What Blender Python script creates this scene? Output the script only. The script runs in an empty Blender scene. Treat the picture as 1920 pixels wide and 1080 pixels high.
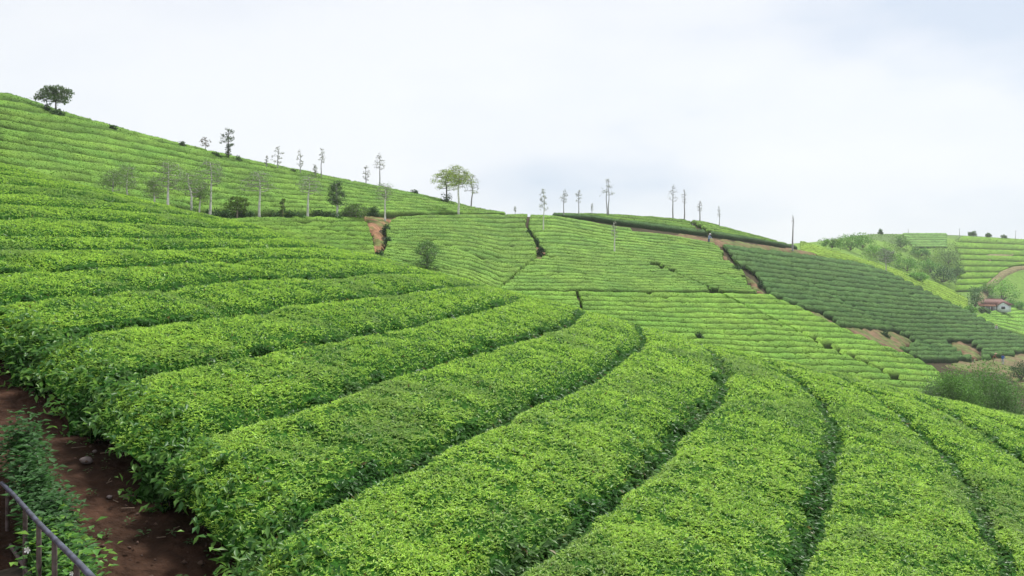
import bpy, math
import numpy as np
R = math.radians
rng = np.random.default_rng(7)
F, CX, HY = 1450.0, 960.0, 460.0          # focal length in photo pixels, column of the view axis, row of the horizon
sc = bpy.context.scene

# ------------------------------------------------------------------ camera
cam_d = bpy.data.cameras.new('camera')
cam = bpy.data.objects.new('camera', cam_d)
sc.collection.objects.link(cam)
cam.location = (0, 0, 0)
cam.rotation_euler = (R(90), 0, 0)
cam_d.sensor_width = 36.0
cam_d.lens = 36.0 * F / 1920.0
cam_d.shift_y = -(540.0 - HY) / 1920.0
cam_d.clip_start = 0.1
cam_d.clip_end = 6000
sc.camera = cam

# ------------------------------------------------------------------ light and sky
SUN_EL, SUN_AZ = R(52), R(28)             # azimuth measured from the view direction (+Y) towards +X
sun_d = bpy.data.lights.new('sun', 'SUN')
sun_d.energy = 3.0
sun_d.angle = R(10)
sun_d.color = (1.0, 0.965, 0.90)
sun = bpy.data.objects.new('sun', sun_d)
sc.collection.objects.link(sun)
sun.rotation_euler = (R(90) - SUN_EL, 0, math.pi - SUN_AZ)

world = bpy.data.worlds.new('World')
sc.world = world
world.use_nodes = True
nt = world.node_tree
nt.nodes.clear()
def N(t, **kw):
    n = nt.nodes.new(t)
    for k, v in kw.items():
        setattr(n, k, v)
    return n
sky = N('ShaderNodeTexSky', sky_type='NISHITA', sun_disc=False, sun_elevation=SUN_EL, sun_rotation=SUN_AZ)
skm = N('ShaderNodeVectorMath', operation='SCALE'); skm.inputs['Scale'].default_value = 0.07
nt.links.new(sky.outputs[0], skm.inputs[0])
tc = N('ShaderNodeTexCoord')
mp = N('ShaderNodeMapping'); mp.inputs['Scale'].default_value = (1.0, 1.0, 2.6)
nt.links.new(tc.outputs['Generated'], mp.inputs['Vector'])
nz = N('ShaderNodeTexNoise'); nz.inputs['Scale'].default_value = 2.1; nz.inputs['Detail'].default_value = 5; nz.inputs['Roughness'].default_value = 0.48
nt.links.new(mp.outputs[0], nz.inputs['Vector'])
cr = N('ShaderNodeValToRGB')
cr.color_ramp.elements[0].position = 0.31; cr.color_ramp.elements[0].color = (0.66, 0.745, 0.895, 1)
cr.color_ramp.elements[1].position = 0.57; cr.color_ramp.elements[1].color = (0.93, 0.95, 1.0, 1)
e = cr.color_ramp.elements.new(0.44); e.color = (0.87, 0.90, 0.98, 1)
sx0 = N('ShaderNodeSeparateXYZ'); nt.links.new(tc.outputs['Generated'], sx0.inputs[0])
ma = N('ShaderNodeMath', operation='MULTIPLY_ADD'); ma.inputs[1].default_value = -0.16; nt.links.new(sx0.outputs['X'], ma.inputs[0]); nt.links.new(nz.outputs['Fac'], ma.inputs[2])
nt.links.new(ma.outputs[0], cr.inputs[0])
# brighter band low over the hills
sx = N('ShaderNodeSeparateXYZ'); nt.links.new(tc.outputs['Generated'], sx.inputs[0])
hr = N('ShaderNodeMapRange'); hr.inputs['From Min'].default_value = 0.0; hr.inputs['From Max'].default_value = 0.075
hr.inputs['To Min'].default_value = 0.75; hr.inputs['To Max'].default_value = 0.0
nt.links.new(sx.outputs['Z'], hr.inputs['Value'])
hm = N('ShaderNodeMix', data_type='RGBA'); hm.inputs['B'].default_value = (0.91, 0.95, 1.0, 1)
nt.links.new(hr.outputs[0], hm.inputs['Factor']); nt.links.new(cr.outputs[0], hm.inputs['A'])
sc2 = N('ShaderNodeVectorMath', operation='SCALE'); sc2.inputs['Scale'].default_value = 0.49
nt.links.new(hm.outputs['Result'], sc2.inputs[0])
mx = N('ShaderNodeMix', data_type='RGBA'); mx.inputs['Factor'].default_value = 0.95
nt.links.new(skm.outputs[0], mx.inputs['A']); nt.links.new(sc2.outputs[0], mx.inputs['B'])
bg = N('ShaderNodeBackground'); bg.inputs['Strength'].default_value = 1.0
nt.links.new(mx.outputs['Result'], bg.inputs['Color'])
wo = N('ShaderNodeOutputWorld'); nt.links.new(bg.outputs[0], wo.inputs['Surface'])
sc.view_settings.view_transform = 'Standard'
sc.view_settings.look = 'None'
sc.view_settings.gamma = 1.0
sc.view_settings.use_curve_mapping = False
sc.view_settings.exposure = 1.0
sc.render.engine = 'CYCLES'
sc.cycles.max_bounces = 6
sc.cycles.diffuse_bounces = 3
sc.cycles.glossy_bounces = 2
sc.cycles.transmission_bounces = 3
sc.cycles.volume_bounces = 1

# ------------------------------------------------------------------ helpers
def hash2(ix, iy, s):
    h = (ix.astype(np.int64) * 374761393 + iy.astype(np.int64) * 668265263 + s * 974634777) & 0x7fffffff
    h = ((h ^ (h >> 13)) * 1274126177) & 0x7fffffff
    return ((h ^ (h >> 16)) & 0xffffff) / float(0xffffff)
def noise2(x, y, s=0):
    x = np.asarray(x, float); y = np.asarray(y, float)
    ix = np.floor(x); iy = np.floor(y)
    fx = x - ix; fy = y - iy
    fx = fx * fx * (3 - 2 * fx); fy = fy * fy * (3 - 2 * fy)
    a = hash2(ix, iy, s); b = hash2(ix + 1, iy, s); c = hash2(ix, iy + 1, s); d = hash2(ix + 1, iy + 1, s)
    return (a * (1 - fx) + b * fx) * (1 - fy) + (c * (1 - fx) + d * fx) * fy
def fbm(x, y, s=0, o=3):
    v = 0; w = 0
    for i in range(o):
        v = v + noise2(x * 2 ** i, y * 2 ** i, s + i) * 0.5 ** i
        w += 0.5 ** i
    return v / w                                            # 0..1
def pchip_slopes(x, y):
    """x (..., n), y (..., n): limited slopes along the last axis"""
    h = np.diff(x, axis=-1); d = np.diff(y, axis=-1) / h
    m = np.zeros_like(y)
    w1 = 2 * h[..., 1:] + h[..., :-1]; w2 = h[..., 1:] + 2 * h[..., :-1]
    ok = d[..., 1:] * d[..., :-1] > 0
    with np.errstate(divide='ignore', invalid='ignore'):
        mm = (w1 + w2) / (w1 / np.where(d[..., :-1] == 0, 1e-9, d[..., :-1]) + w2 / np.where(d[..., 1:] == 0, 1e-9, d[..., 1:]))
    m[..., 1:-1] = np.where(ok, mm, 0)
    m[..., 0] = d[..., 0]; m[..., -1] = d[..., -1]
    return m
def pchip(xs, ys, x):
    xs = np.asarray(xs, float); ys = np.asarray(ys, float)
    m = pchip_slopes(xs, ys)
    x = np.clip(np.asarray(x, float), xs[0], xs[-1])
    i = np.clip(np.searchsorted(xs, x) - 1, 0, len(xs) - 2)
    h = xs[i + 1] - xs[i]; t = (x - xs[i]) / h
    return (2*t**3 - 3*t**2 + 1) * ys[i] + (t**3 - 2*t**2 + t) * h * m[i] + (-2*t**3 + 3*t**2) * ys[i + 1] + (t**3 - t**2) * h * m[i + 1]
def lin(pts, x):
    pts = np.asarray(pts, float)
    return np.interp(x, pts[:, 0], pts[:, 1])

def tag(o, label=None, cat=None, group=None, kind=None):
    if label: o['label'] = label
    if cat: o['category'] = cat
    if group: o['group'] = group
    if kind: o['kind'] = kind
    return o
def mesh_np(name, V, Fc, mat, parent=None, col=None, smooth=False, nsides=None):
    """V (n,3), Fc (m,k) faces of k corners"""
    V = np.asarray(V, np.float32); Fc = np.asarray(Fc, np.int32)
    me = bpy.data.meshes.new(name)
    k = Fc.shape[1]
    me.vertices.add(len(V)); me.vertices.foreach_set('co', V.ravel())
    me.loops.add(Fc.size); me.loops.foreach_set('vertex_index', Fc.ravel())
    me.polygons.add(len(Fc))
    me.polygons.foreach_set('loop_start', np.arange(0, Fc.size, k, dtype=np.int32))
    me.polygons.foreach_set('loop_total', np.full(len(Fc), k, np.int32))
    if smooth: me.polygons.foreach_set('use_smooth', np.ones(len(Fc), bool))
    if col is not None:
        a = me.color_attributes.new('Col', 'FLOAT_COLOR', 'POINT')
        c = np.ones((len(V), 4), np.float32); c[:, :3] = col
        a.data.foreach_set('color', c.ravel())
    me.update(calc_edges=True)
    me.validate()
    if mat: me.materials.append(mat)
    o = bpy.data.objects.new(name, me)
    sc.collection.objects.link(o)
    if parent: o.parent = parent
    return o
def empty(name, loc, rz=0):
    o = bpy.data.objects.new(name, None); sc.collection.objects.link(o)
    o.location = loc; o.rotation_euler = (0, 0, rz); o.empty_display_size = 0.3
    return o
def grid_faces(nr, ncl):
    i = np.arange(nr - 1)[:, None] * ncl + np.arange(ncl - 1)[None, :]
    return np.stack([i, i + 1, i + ncl + 1, i + ncl], -1).reshape(-1, 4)
class MB:
    def __init__(s): s.v = []; s.f = []; s.c = []; s.n = 0
    def add(s, V, Fc, c=None):
        V = np.asarray(V, float); Fc = np.asarray(Fc)
        if Fc.shape[1] == 4: Fc = np.concatenate([Fc[:, [0, 1, 2]], Fc[:, [0, 2, 3]]])
        s.v.append(V); s.f.append(Fc + s.n); s.n += len(V)
        s.c.append(np.broadcast_to(np.asarray((1, 1, 1) if c is None else c, float), (len(V), 3)))
    def tube(s, P, rad, n=5, c=None, cap=True):
        P = np.asarray(P, float); rad = np.broadcast_to(rad, len(P))
        T = np.gradient(P, axis=0); T /= np.linalg.norm(T, axis=1)[:, None] + 1e-9
        ref = np.array([0, 0, 1.0]) if abs(T[:, 2]).mean() < 0.8 else np.array([1.0, 0, 0])
        A = np.cross(T, ref); A /= np.linalg.norm(A, axis=1)[:, None] + 1e-9
        B = np.cross(T, A)
        th = np.arange(n) * 2 * math.pi / n
        V = P[:, None] + rad[:, None, None] * (A[:, None] * np.cos(th)[None, :, None] + B[:, None] * np.sin(th)[None, :, None])
        V = V.reshape(-1, 3)
        i = np.arange(len(P) - 1)[:, None] * n; j = np.arange(n)[None]; j2 = (j + 1) % n
        Fc = np.stack([i + j, i + j2, i + n + j2, i + n + j], -1).reshape(-1, 4)
        s.add(V, Fc, c)
        if cap:
            L = len(V)
            s.add(np.vstack([V[-n:], P[-1:]]), [[a, (a + 1) % n, n] for a in range(n)], c)
            s.add(np.vstack([V[:n], P[:1]]), [[(a + 1) % n, a, n] for a in range(n)], c)
    def box(s, lo, hi, c=None):
        x0, y0, z0 = lo; x1, y1, z1 = hi
        V = [(x0,y0,z0),(x1,y0,z0),(x1,y1,z0),(x0,y1,z0),(x0,y0,z1),(x1,y0,z1),(x1,y1,z1),(x0,y1,z1)]
        s.add(V, [(0,3,2,1),(4,5,6,7),(0,1,5,4),(1,2,6,5),(2,3,7,6),(3,0,4,7)], c)
    def build(s, name, mat, parent=None, smooth=False):
        return mesh_np(name, np.vstack(s.v), np.vstack(s.f), mat, parent, np.vstack(s.c), smooth)

# ------------------------------------------------------------------ materials
def material(name, rough=0.7, transl=0.0, noise=None, bump=None, attr=True, base=(1, 1, 1), spec=0.3, metal=0.0):
    """noise: list of (scale, low multiplier, high multiplier); bump: (scale, strength, distance)"""
    m = bpy.data.materials.new(name); m.use_nodes = True
    t = m.node_tree; t.nodes.clear()
    out = t.nodes.new('ShaderNodeOutputMaterial')
    b = t.nodes.new('ShaderNodeBsdfPrincipled')
    b.inputs['Roughness'].default_value = rough
    b.inputs['Specular IOR Level'].default_value = spec
    b.inputs['Metallic'].default_value = metal
    g = t.nodes.new('ShaderNodeNewGeometry')
    if attr:
        a = t.nodes.new('ShaderNodeVertexColor'); a.layer_name = 'Col'; c = a.outputs['Color']
    else:
        a = t.nodes.new('ShaderNodeRGB'); a.outputs[0].default_value = (*base, 1); c = a.outputs[0]
    for sc_, lo, hi in (noise or []):
        n = t.nodes.new('ShaderNodeTexNoise'); n.inputs['Scale'].default_value = sc_; n.inputs['Detail'].default_value = 3
        t.links.new(g.outputs['Position'], n.inputs['Vector'])
        r = t.nodes.new('ShaderNodeValToRGB')
        r.color_ramp.elements[0].position = 0.33; r.color_ramp.elements[1].position = 0.67
        r.color_ramp.elements[0].color = (*lo, 1); r.color_ramp.elements[1].color = (*hi, 1)
        t.links.new(n.outputs['Fac'], r.inputs[0])
        x = t.nodes.new('ShaderNodeMix'); x.data_type = 'RGBA'; x.blend_type = 'MULTIPLY'; x.inputs['Factor'].default_value = 1
        t.links.new(c, x.inputs['A']); t.links.new(r.outputs[0], x.inputs['B'])
        c = x.outputs['Result']
    t.links.new(c, b.inputs['Base Color'])
    if bump:
        n = t.nodes.new('ShaderNodeTexNoise'); n.inputs['Scale'].default_value = bump[0]; n.inputs['Detail'].default_value = 4
        t.links.new(g.outputs['Position'], n.inputs['Vector'])
        u = t.nodes.new('ShaderNodeBump'); u.inputs['Strength'].default_value = bump[1]; u.inputs['Distance'].default_value = bump[2]
        t.links.new(n.outputs['Fac'], u.inputs['Height']); t.links.new(u.outputs[0], b.inputs['Normal'])
    sh = b.outputs[0]
    if transl:
        tr = t.nodes.new('ShaderNodeBsdfTranslucent'); t.links.new(c, tr.inputs['Color'])
        mxs = t.nodes.new('ShaderNodeMixShader'); mxs.inputs[0].default_value = transl
        t.links.new(sh, mxs.inputs[1]); t.links.new(tr.outputs[0], mxs.inputs[2]); sh = mxs.outputs[0]
    t.links.new(sh, out.inputs['Surface'])
    return m
def g3(v): return (v, v, v)
M_leaf = material('tea_leaf', 0.45, 0.42, spec=0.3)
M_body = material('tea_bush_inside', 0.8, 0, noise=[(9, (0.5, 0.55, 0.5), (1.3, 1.3, 1.2))], bump=(14, 0.8, 0.08), spec=0.02)
M_row = material('tea_canopy_far', 0.8, 0, noise=[(7, (0.55, 0.6, 0.5), (1.35, 1.3, 1.3)), (0.22, (0.80, 0.88, 0.85), (1.16, 1.08, 1.0))], bump=(6, 1.0, 0.3), spec=0.06)
M_clump = material('tea_clump', 0.7, 0.25, spec=0.05)
M_crown = material('tree_leaf', 0.6, 0.3, spec=0.2)
M_bark = material('bark', 0.85, 0, noise=[(6, g3(0.7), g3(1.2))], bump=(20, 0.4, 0.02))
M_soil = material('red_soil', 0.95, 0, noise=[(1.3, (0.6, 0.55, 0.5), (1.25, 1.2, 1.15)), (14, (0.72, 0.72, 0.72), (1.2, 1.2, 1.2))], bump=(9, 0.9, 0.09), spec=0.1)
M_ground = material('ground_cover', 0.95, 0, noise=[(0.9, (0.7, 0.72, 0.7), (1.25, 1.2, 1.2)), (7, (0.7, 0.7, 0.7), (1.25, 1.25, 1.25))], bump=(6, 0.8, 0.12), spec=0.1)

# ------------------------------------------------------------------ terrain
SIL = [(-900, 130), (0, 306), (125, 341), (250, 372), (315, 388), (375, 401), (470, 422), (540, 440), (600, 461), (700, 481), (800, 509), (880, 528), (960, 550),
       (1050, 571), (1100, 584), (1200, 612), (1300, 640), (1400, 666), (1500, 687), (1600, 708), (1700, 734), (1800, 757), (1920, 783), (2800, 960)]
SILx = np.array([a for a, b in SIL], float); SILr = np.array([(b - HY) / F for a, b in SIL])
def sil_r(u):
    x = np.asarray(u) * F + CX
    xs = np.linspace(-700, 2700, 400)
    y = np.interp(xs, SILx, SILr)
    k = np.ones(9) / 9
    y = np.convolve(np.pad(y, 4, 'edge'), k, 'valid')
    return np.interp(x, xs, y)
def near_z(X, Y):
    X = np.asarray(X, float); Y = np.asarray(Y, float)
    q = (-X + 0.45 * Y) / 1.0966
    zp = -3.46 + 0.219 * q
    Ys = np.maximum(Y, 0.5)
    u = np.clip(X / Ys, -1.0, 0.95)
    r = sil_r(u)
    Yc = 3.46 / np.maximum(r + 0.1997 * (0.45 - u), 0.09)
    Y1 = Yc - 3.0
    c = (3.46 / Yc) / 12.0
    t = np.maximum(Y - Y1, 0)
    tm = 26.0
    drop = np.where(t < tm, c * t * t, c * tm * tm + 2 * c * tm * (t - tm))
    return zp - drop
#        x     m1(y,Y)     m2(y,Y)     m3(y,Y)     f1(y,Y)     f2(y,Y)     f3(y,Y)
COLS = [(-500, (318, 50), (300, 60), (60, 105), (470, 215), (470, 245), (470, 350)),
        (0,    (352, 50), (300, 62), (177, 98), (470, 215), (470, 245), (470, 350)),
        (150,  (380, 54), (345, 62), (224, 99), (470, 215), (470, 245), (470, 350)),
        (300,  (410, 58), (390, 66), (262, 102), (472, 215), (470, 245), (470, 350)),
        (450,  (440, 62), (399, 76), (297, 108), (474, 215), (470, 245), (470, 350)),
        (600,  (475, 66), (401, 88), (327, 116), (476, 215), (470, 245), (470, 350)),
        (800,  (520, 70), (402, 106), (367, 128), (478, 215), (472, 245), (470, 350)),
        (960,  (558, 70), (440, 112), (398, 138), (480, 215), (474, 245), (468, 350)),
        (1100, (592, 68), (460, 112), (400, 150), (480, 215), (474, 245), (466, 350)),
        (1300, (645, 66), (530, 98), (413, 160), (480, 215), (474, 245), (462, 350)),
        (1400, (672, 66), (560, 96), (436, 166), (480, 215), (470, 245), (458, 350)),
        (1530, (696, 68), (610, 96), (471, 176), (474, 215), (459, 240), (450, 350)),
        (1650, (727, 72), (640, 105), (503, 182), (503, 212), (492, 245), (435, 355)),
        (1800, (762, 78), (670, 122), (574, 178), (577, 208), (550, 245), (438, 365)),
        (1920, (790, 80), (682, 125), (630, 166), (628, 205), (592, 245), (446, 370)),
        (2600, (950, 85), (800, 120), (740, 150), (720, 200), (680, 245), (480, 380))]
_u = np.array([(c[0] - CX) / F for c in COLS])
_KY, _KZ = [], []
for k in range(1, 7):
    Yk = np.array([c[k][1] for c in COLS], float)
    Zk = np.array([-(c[k][0] - HY) / F * c[k][1] for c in COLS])
    _KY.append(Yk); _KZ.append(Zk)
def mid_knots(u):
    u = np.clip(u, _u[0], _u[-1])
    Ky = [pchip(_u, a, u) for a in _KY]; Kz = [pchip(_u, a, u) for a in _KZ]
    y0 = Ky[0] - 25; z0 = Kz[0] - 4.5
    y4 = 0.5 * (Ky[2] + Ky[3]); z4 = np.minimum(Kz[2], Kz[3]) - 5
    yy = [y0, Ky[0], Ky[1], Ky[2], y4, Ky[3], Ky[4], Ky[5], Ky[5] + 130, Ky[5] + 1200, Ky[5] + 3200]
    zz = [z0, Kz[0], Kz[1], Kz[2], z4, Kz[3], Kz[4], Kz[5], Kz[5] - 25, Kz[5] - 90 , Kz[5] - 170]
    return np.stack(yy, -1), np.stack(zz, -1)
def mid_z(X, Y):
    X = np.asarray(X, float); Y = np.asarray(Y, float)
    shp = np.broadcast(X, Y).shape
    X = np.broadcast_to(X, shp).ravel(); Y = np.broadcast_to(Y, shp).ravel()
    u = np.clip(X / np.maximum(Y, 1), -1.0, 1.1)
    ky, kz = mid_knots(u)
    m = pchip_slopes(ky, kz)
    i = np.clip((Y[:, None] >= ky).sum(1) - 1, 0, ky.shape[1] - 2)
    a = np.arange(len(Y))
    h = ky[a, i + 1] - ky[a, i]; t = (Y - ky[a, i]) / h
    tc = np.clip(t, 0, 1)
    z = (2*tc**3 - 3*tc**2 + 1) * kz[a, i] + (tc**3 - 2*tc**2 + tc) * h * m[a, i] + (-2*tc**3 + 3*tc**2) * kz[a, i + 1] + (tc**3 - tc**2) * h * m[a, i + 1]
    z = np.where(t < 0, z + (Y - ky[:, 0]) * 0.18, z)
    return z.reshape(shp)
def canopy(X, Y):
    return np.maximum(near_z(X, Y), mid_z(X, Y))
CAN = 0.85
def ground_z(X, Y):
    X = np.asarray(X, float); Y = np.asarray(Y, float)
    return canopy(X, Y) - np.where(Y < 40, 0.66, CAN)

DOM = {'near': (3.0, 44.0, 0.1), 'mid': (44.0, 186.0, 0.5), 'far': (195.0, 420.0, 1.0)}
_prof = {}
def profile(u, dom):
    key = (round(float(u), 4), dom)
    if key not in _prof:
        a, b, s = DOM[dom]
        Y = np.arange(a, b, s)
        z = near_z(u * Y, Y) if dom == 'near' else mid_z(u * Y, Y)
        rt = z / Y
        top = int(np.argmax(rt)) if dom != 'far' else int(np.argmax(rt))
        _prof[key] = (Y, rt, np.maximum.accumulate(rt), top)
    return _prof[key]
def hit(x, y, dom, drop=0.0, ext=0.0):
    """photo pixel -> point on the canopy; returns X, Y, Z, seen"""
    u = (x - CX) / F; r = -(y - HY) / F
    Y, rt, acc, top = profile(u, dom)
    if r >= acc[top]:
        Yh = Y[top] + ext; seen = False
    else:
        i = int(np.searchsorted(acc[:top + 1], r))
        if i == 0: Yh = Y[0]
        else:
            d = acc[i] - acc[i - 1]
            Yh = Y[i - 1] + (Y[i] - Y[i - 1]) * ((r - acc[i - 1]) / d if d > 1e-12 else 1)
        seen = True
    X = u * Yh
    z = float(near_z(X, Yh) if dom == 'near' else mid_z(np.array([X]), np.array([Yh]))[0])
    return X, Yh, z - drop, seen

# ground sheet: one world-space grid, finer where it is near
def axis(segs):
    out = [segs[0][0]]
    for a, b, s in segs:
        n = max(1, int(round((b - a) / s)))
        out += list(np.linspace(a, b, n + 1)[1:])
    return np.array(out)
gx = axis([(-700, -150, 12), (-150, -40, 1.6), (-40, -8, 0.6), (-8, 8, 0.3), (8, 40, 0.6), (40, 170, 1.6), (170, 700, 10)])
gy = axis([(-60, -4, 4), (-4, 10, 0.3), (10, 45, 0.6), (45, 190, 1.4), (190, 400, 3), (400, 700, 15)])
GX, GY = np.meshgrid(gx, gy)
GZ = ground_z(GX, GY)
nb = (GX + GY < 4.4) & (GY < 16)
GZ = GZ + np.where(nb, (fbm(GX * 1.4, GY * 1.4, 5, 4) - 0.5) * 0.16, (fbm(GX * 0.3, GY * 0.3, 9) - 0.5) * 0.2)
rise = np.clip((1.9 - (GX + GY)) / 1.2, 0, 1) * (GY < 14)
GZ = GZ + 0.18 * rise
shaded_soil_c = np.array([0.046, 0.024, 0.015]); under_c = np.array([0.045, 0.036, 0.016]); grass_c = np.array([0.14, 0.26, 0.035]); scrub_c = np.array([0.09, 0.16, 0.04])  # path soil colour is darkened to carry the shade of the hedges
n1 = fbm(GX * 0.05, GY * 0.05, 21, 4)[..., None]
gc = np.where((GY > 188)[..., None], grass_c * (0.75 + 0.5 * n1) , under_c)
gc = np.where((GY > 188)[..., None] & (n1 > 0.55), scrub_c * (0.8 + 0.4 * n1), gc)
gc = np.where(((GY < 45) & (GX + GY < 4.6))[..., None], shaded_soil_c, gc)
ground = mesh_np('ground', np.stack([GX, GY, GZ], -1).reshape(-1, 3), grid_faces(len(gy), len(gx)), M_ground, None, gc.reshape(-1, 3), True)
tag(ground, kind='structure')

# ------------------------------------------------------------------ leaf scatter
def leaves(P, D, Nn, L, W, col, fold=0.25, droop=0.15):
    """P base, D direction, Nn rough normal, L length, W width -> verts, faces(4 verts,2 tris), colours"""
    D = D / (np.linalg.norm(D, axis=1)[:, None] + 1e-9)
    S = np.cross(D, Nn); S /= np.linalg.norm(S, axis=1)[:, None] + 1e-9
    U = np.cross(S, D)
    L = L[:, None]; W = W[:, None]
    mid = P + D * L * 0.45
    v0 = P; v1 = mid + S * W * 0.5 + U * W * fold; v3 = mid - S * W * 0.5 + U * W * fold
    v2 = P + D * L - U * L * droop
    V = np.stack([v0, v1, v2, v3], 1).reshape(-1, 3)
    i = np.arange(len(P))[:, None] * 4
    Fc = np.concatenate([i + np.array([[0, 1, 2]]), i + np.array([[0, 2, 3]])], 0)
    return V, Fc, np.repeat(col, 4, 0)
C_YOUNG = np.array([0.45, 0.68, 0.10]); C_MID = np.array([0.26, 0.46, 0.07]); C_OLD = np.array([0.045, 0.15, 0.035]); C_GREY = np.array([0.19, 0.30, 0.10])

# ------------------------------------------------------------------ near hill: rows as level sets of a fitted field
GAPS = {
 0: [(1782, 755), (1833, 775), (1878, 791), (1920, 805)],
 1: [(1720, 748), (1770, 768), (1818, 790), (1851, 813), (1878, 831), (1911, 851)],
 2: [(1595, 713), (1624, 733), (1655, 751), (1700, 784), (1740, 815), (1767, 842), (1793, 862), (1816, 893), (1862, 973), (1885, 1043), (1897, 1080)],
 3: [(1425, 669), (1462, 688), (1504, 716), (1528, 735), (1553, 767), (1564, 800), (1558, 840), (1542, 904), (1533, 964), (1515, 1020), (1478, 1075)],
 4: [(1344, 660), (1352, 675), (1354, 700), (1350, 735), (1327, 761), (1300, 785), (1259, 825), (1215, 861), (1167, 902), (1102, 964), (1022, 1018), (978, 1041), (930, 1070)],
 5: [(1200, 617), (1207, 635), (1175, 657), (1137, 680), (1097, 707), (1062, 725), (980, 753), (910, 788), (850, 812), (780, 848), (699, 876), (646, 911), (558, 950), (417, 1015)],
 6: [(1087, 589), (1050, 610), (1012, 619), (955, 637), (900, 652), (812, 675), (750, 690), (675, 712), (637, 727), (607, 742), (542, 760), (450, 785), (360, 806), (270, 826)],
 7: [(965, 555), (912, 575), (850, 588), (775, 606), (700, 612), (612, 634), (560, 646), (487, 660), (400, 668), (330, 680), (270, 690), (210, 706), (160, 722)],
 8: [(862, 535), (787, 541), (725, 551), (650, 556), (597, 563), (495, 576), (400, 586), (355, 591), (282, 601), (225, 605), (160, 617), (85, 633), (30, 640), (0, 644)],
 9: [(800, 514), (700, 512), (630, 514), (507, 519), (400, 523), (325, 533), (180, 546), (100, 551), (25, 556)],
 10: [(720, 488), (662, 487), (575, 482), (487, 483), (400, 487), (287, 496), (145, 502), (50, 506), (0, 508)],
 11: [(610, 464), (550, 461), (400, 461), (250, 465), (100, 463), (0, 465)],
 12: [(480, 449), (320, 447), (250, 447), (120, 444), (25, 443)],
 13: [(430, 428), (325, 421), (205, 412), (125, 409), (12, 402)],
}
eP = np.array([0.4104, 0.9119]); eQ = np.array([-0.9119, 0.4104])
pts, val = [], []
for k, pl in GAPS.items():
    for x, y in pl:
        X, Y, z, s = hit(x, y, 'near')
        pts.append((X * eP[0] + Y * eP[1], X * eQ[0] + Y * eQ[1])); val.append(k)
pts = np.array(pts); val = np.array(val, float)
for p_ in (12, 18, 24, 28):                                 # upper rows that only show as faint lines, and rows beyond the frame
    for i_ in range(1, 9):
        pts = np.vstack([pts, (p_ + i_, 18.9 + 1.95 * i_)]); val = np.append(val, 13 + i_)
for p_ in (5, 9, 13):
    for i_ in (1, 2, 3, 4):
        pts = np.vstack([pts, (p_, -1.7 - 2.0 * i_)]); val = np.append(val, 2 - i_)
base_phi = lambda q: 2 + (q + 1.5) / 1.9
def tps(r2): return 0.5 * r2 * np.log(r2 + 1e-9)
ctr = pts / 10.0
K = tps(((ctr[:, None] - ctr[None]) ** 2).sum(-1)) + np.eye(len(ctr)) * 0.012
Pm = np.c_[np.ones(len(ctr)), ctr]
A = np.block([[K, Pm], [Pm.T, np.zeros((3, 3))]])
sol = np.linalg.solve(A, np.r_[val - base_phi(pts[:, 1]), 0, 0, 0])
def phi(p, q):
    s = np.stack([p, q], -1) / 10.0
    shp = s.shape[:-1]; s = s.reshape(-1, 2)
    r = np.zeros(len(s))
    for a in range(0, len(s), 4000):
        b = s[a:a + 4000]
        r[a:a + 4000] = tps(((b[:, None] - ctr[None]) ** 2).sum(-1)) @ sol[:-3] + sol[-3] + b @ sol[-2:]
    return r.reshape(shp) + base_phi(q)
PS = np.arange(0.5, 36.0, 0.17); QS = np.arange(-11, 36, 0.25)
PH = phi(*np.broadcast_arrays(PS[:, None], QS[None]))
PH = np.maximum.accumulate(PH + QS[None] * 1e-4, axis=1)
K0, K1 = -3, 21
EDGE = np.array([[np.interp(k, PH[i], QS) for k in range(K0, K1 + 1)] for i in range(len(PS))])    # (p, k) -> q
TT = np.array([0.022, 0.032, 0.06, 0.115, 0.23, 0.40, 0.60, 0.77, 0.885, 0.945, 0.972, 0.98])
HH = np.array([-0.64, -0.36, -0.14, -0.055, -0.015, 0.0, 0.0, -0.01, -0.045, -0.14, -0.36, -0.64])
near_words = {
 -3: 'tea hedge furthest down the slope past the near brow', -2: 'tea hedge second furthest down the slope past the near brow', -1: 'tea hedge just below the thin outermost brow hedge',
 0: 'thin tea hedge on the outer brow of the near hill beside the big bush', 1: 'tea hedge second in from the brow beside the big bush',
 2: 'wide tea hedge running down to the right corner', 3: 'broad tea hedge between the two long dark furrows at right',
 4: 'broad bright tea hedge bending over the brow at right centre', 5: 'broad tea hedge filling the bottom middle, wedge of dark leaves at its foot',
 6: 'tea hedge ending in leggy shoots above the red soil path', 7: 'tea hedge whose rounded end overhangs the top of the red soil path',
 8: 'tea hedge starting where the red path leaves the frame', 9: 'long pale tea hedge passing just above the path end',
 10: 'long tea hedge third above the red path end', 11: 'narrow tea hedge at eye level on the near hill',
 12: 'very narrow tea hedge just above eye level on near hill', 13: 'bright tea hedge below the upper faint rows of the near hill'}
leaf_tot = 0
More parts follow.
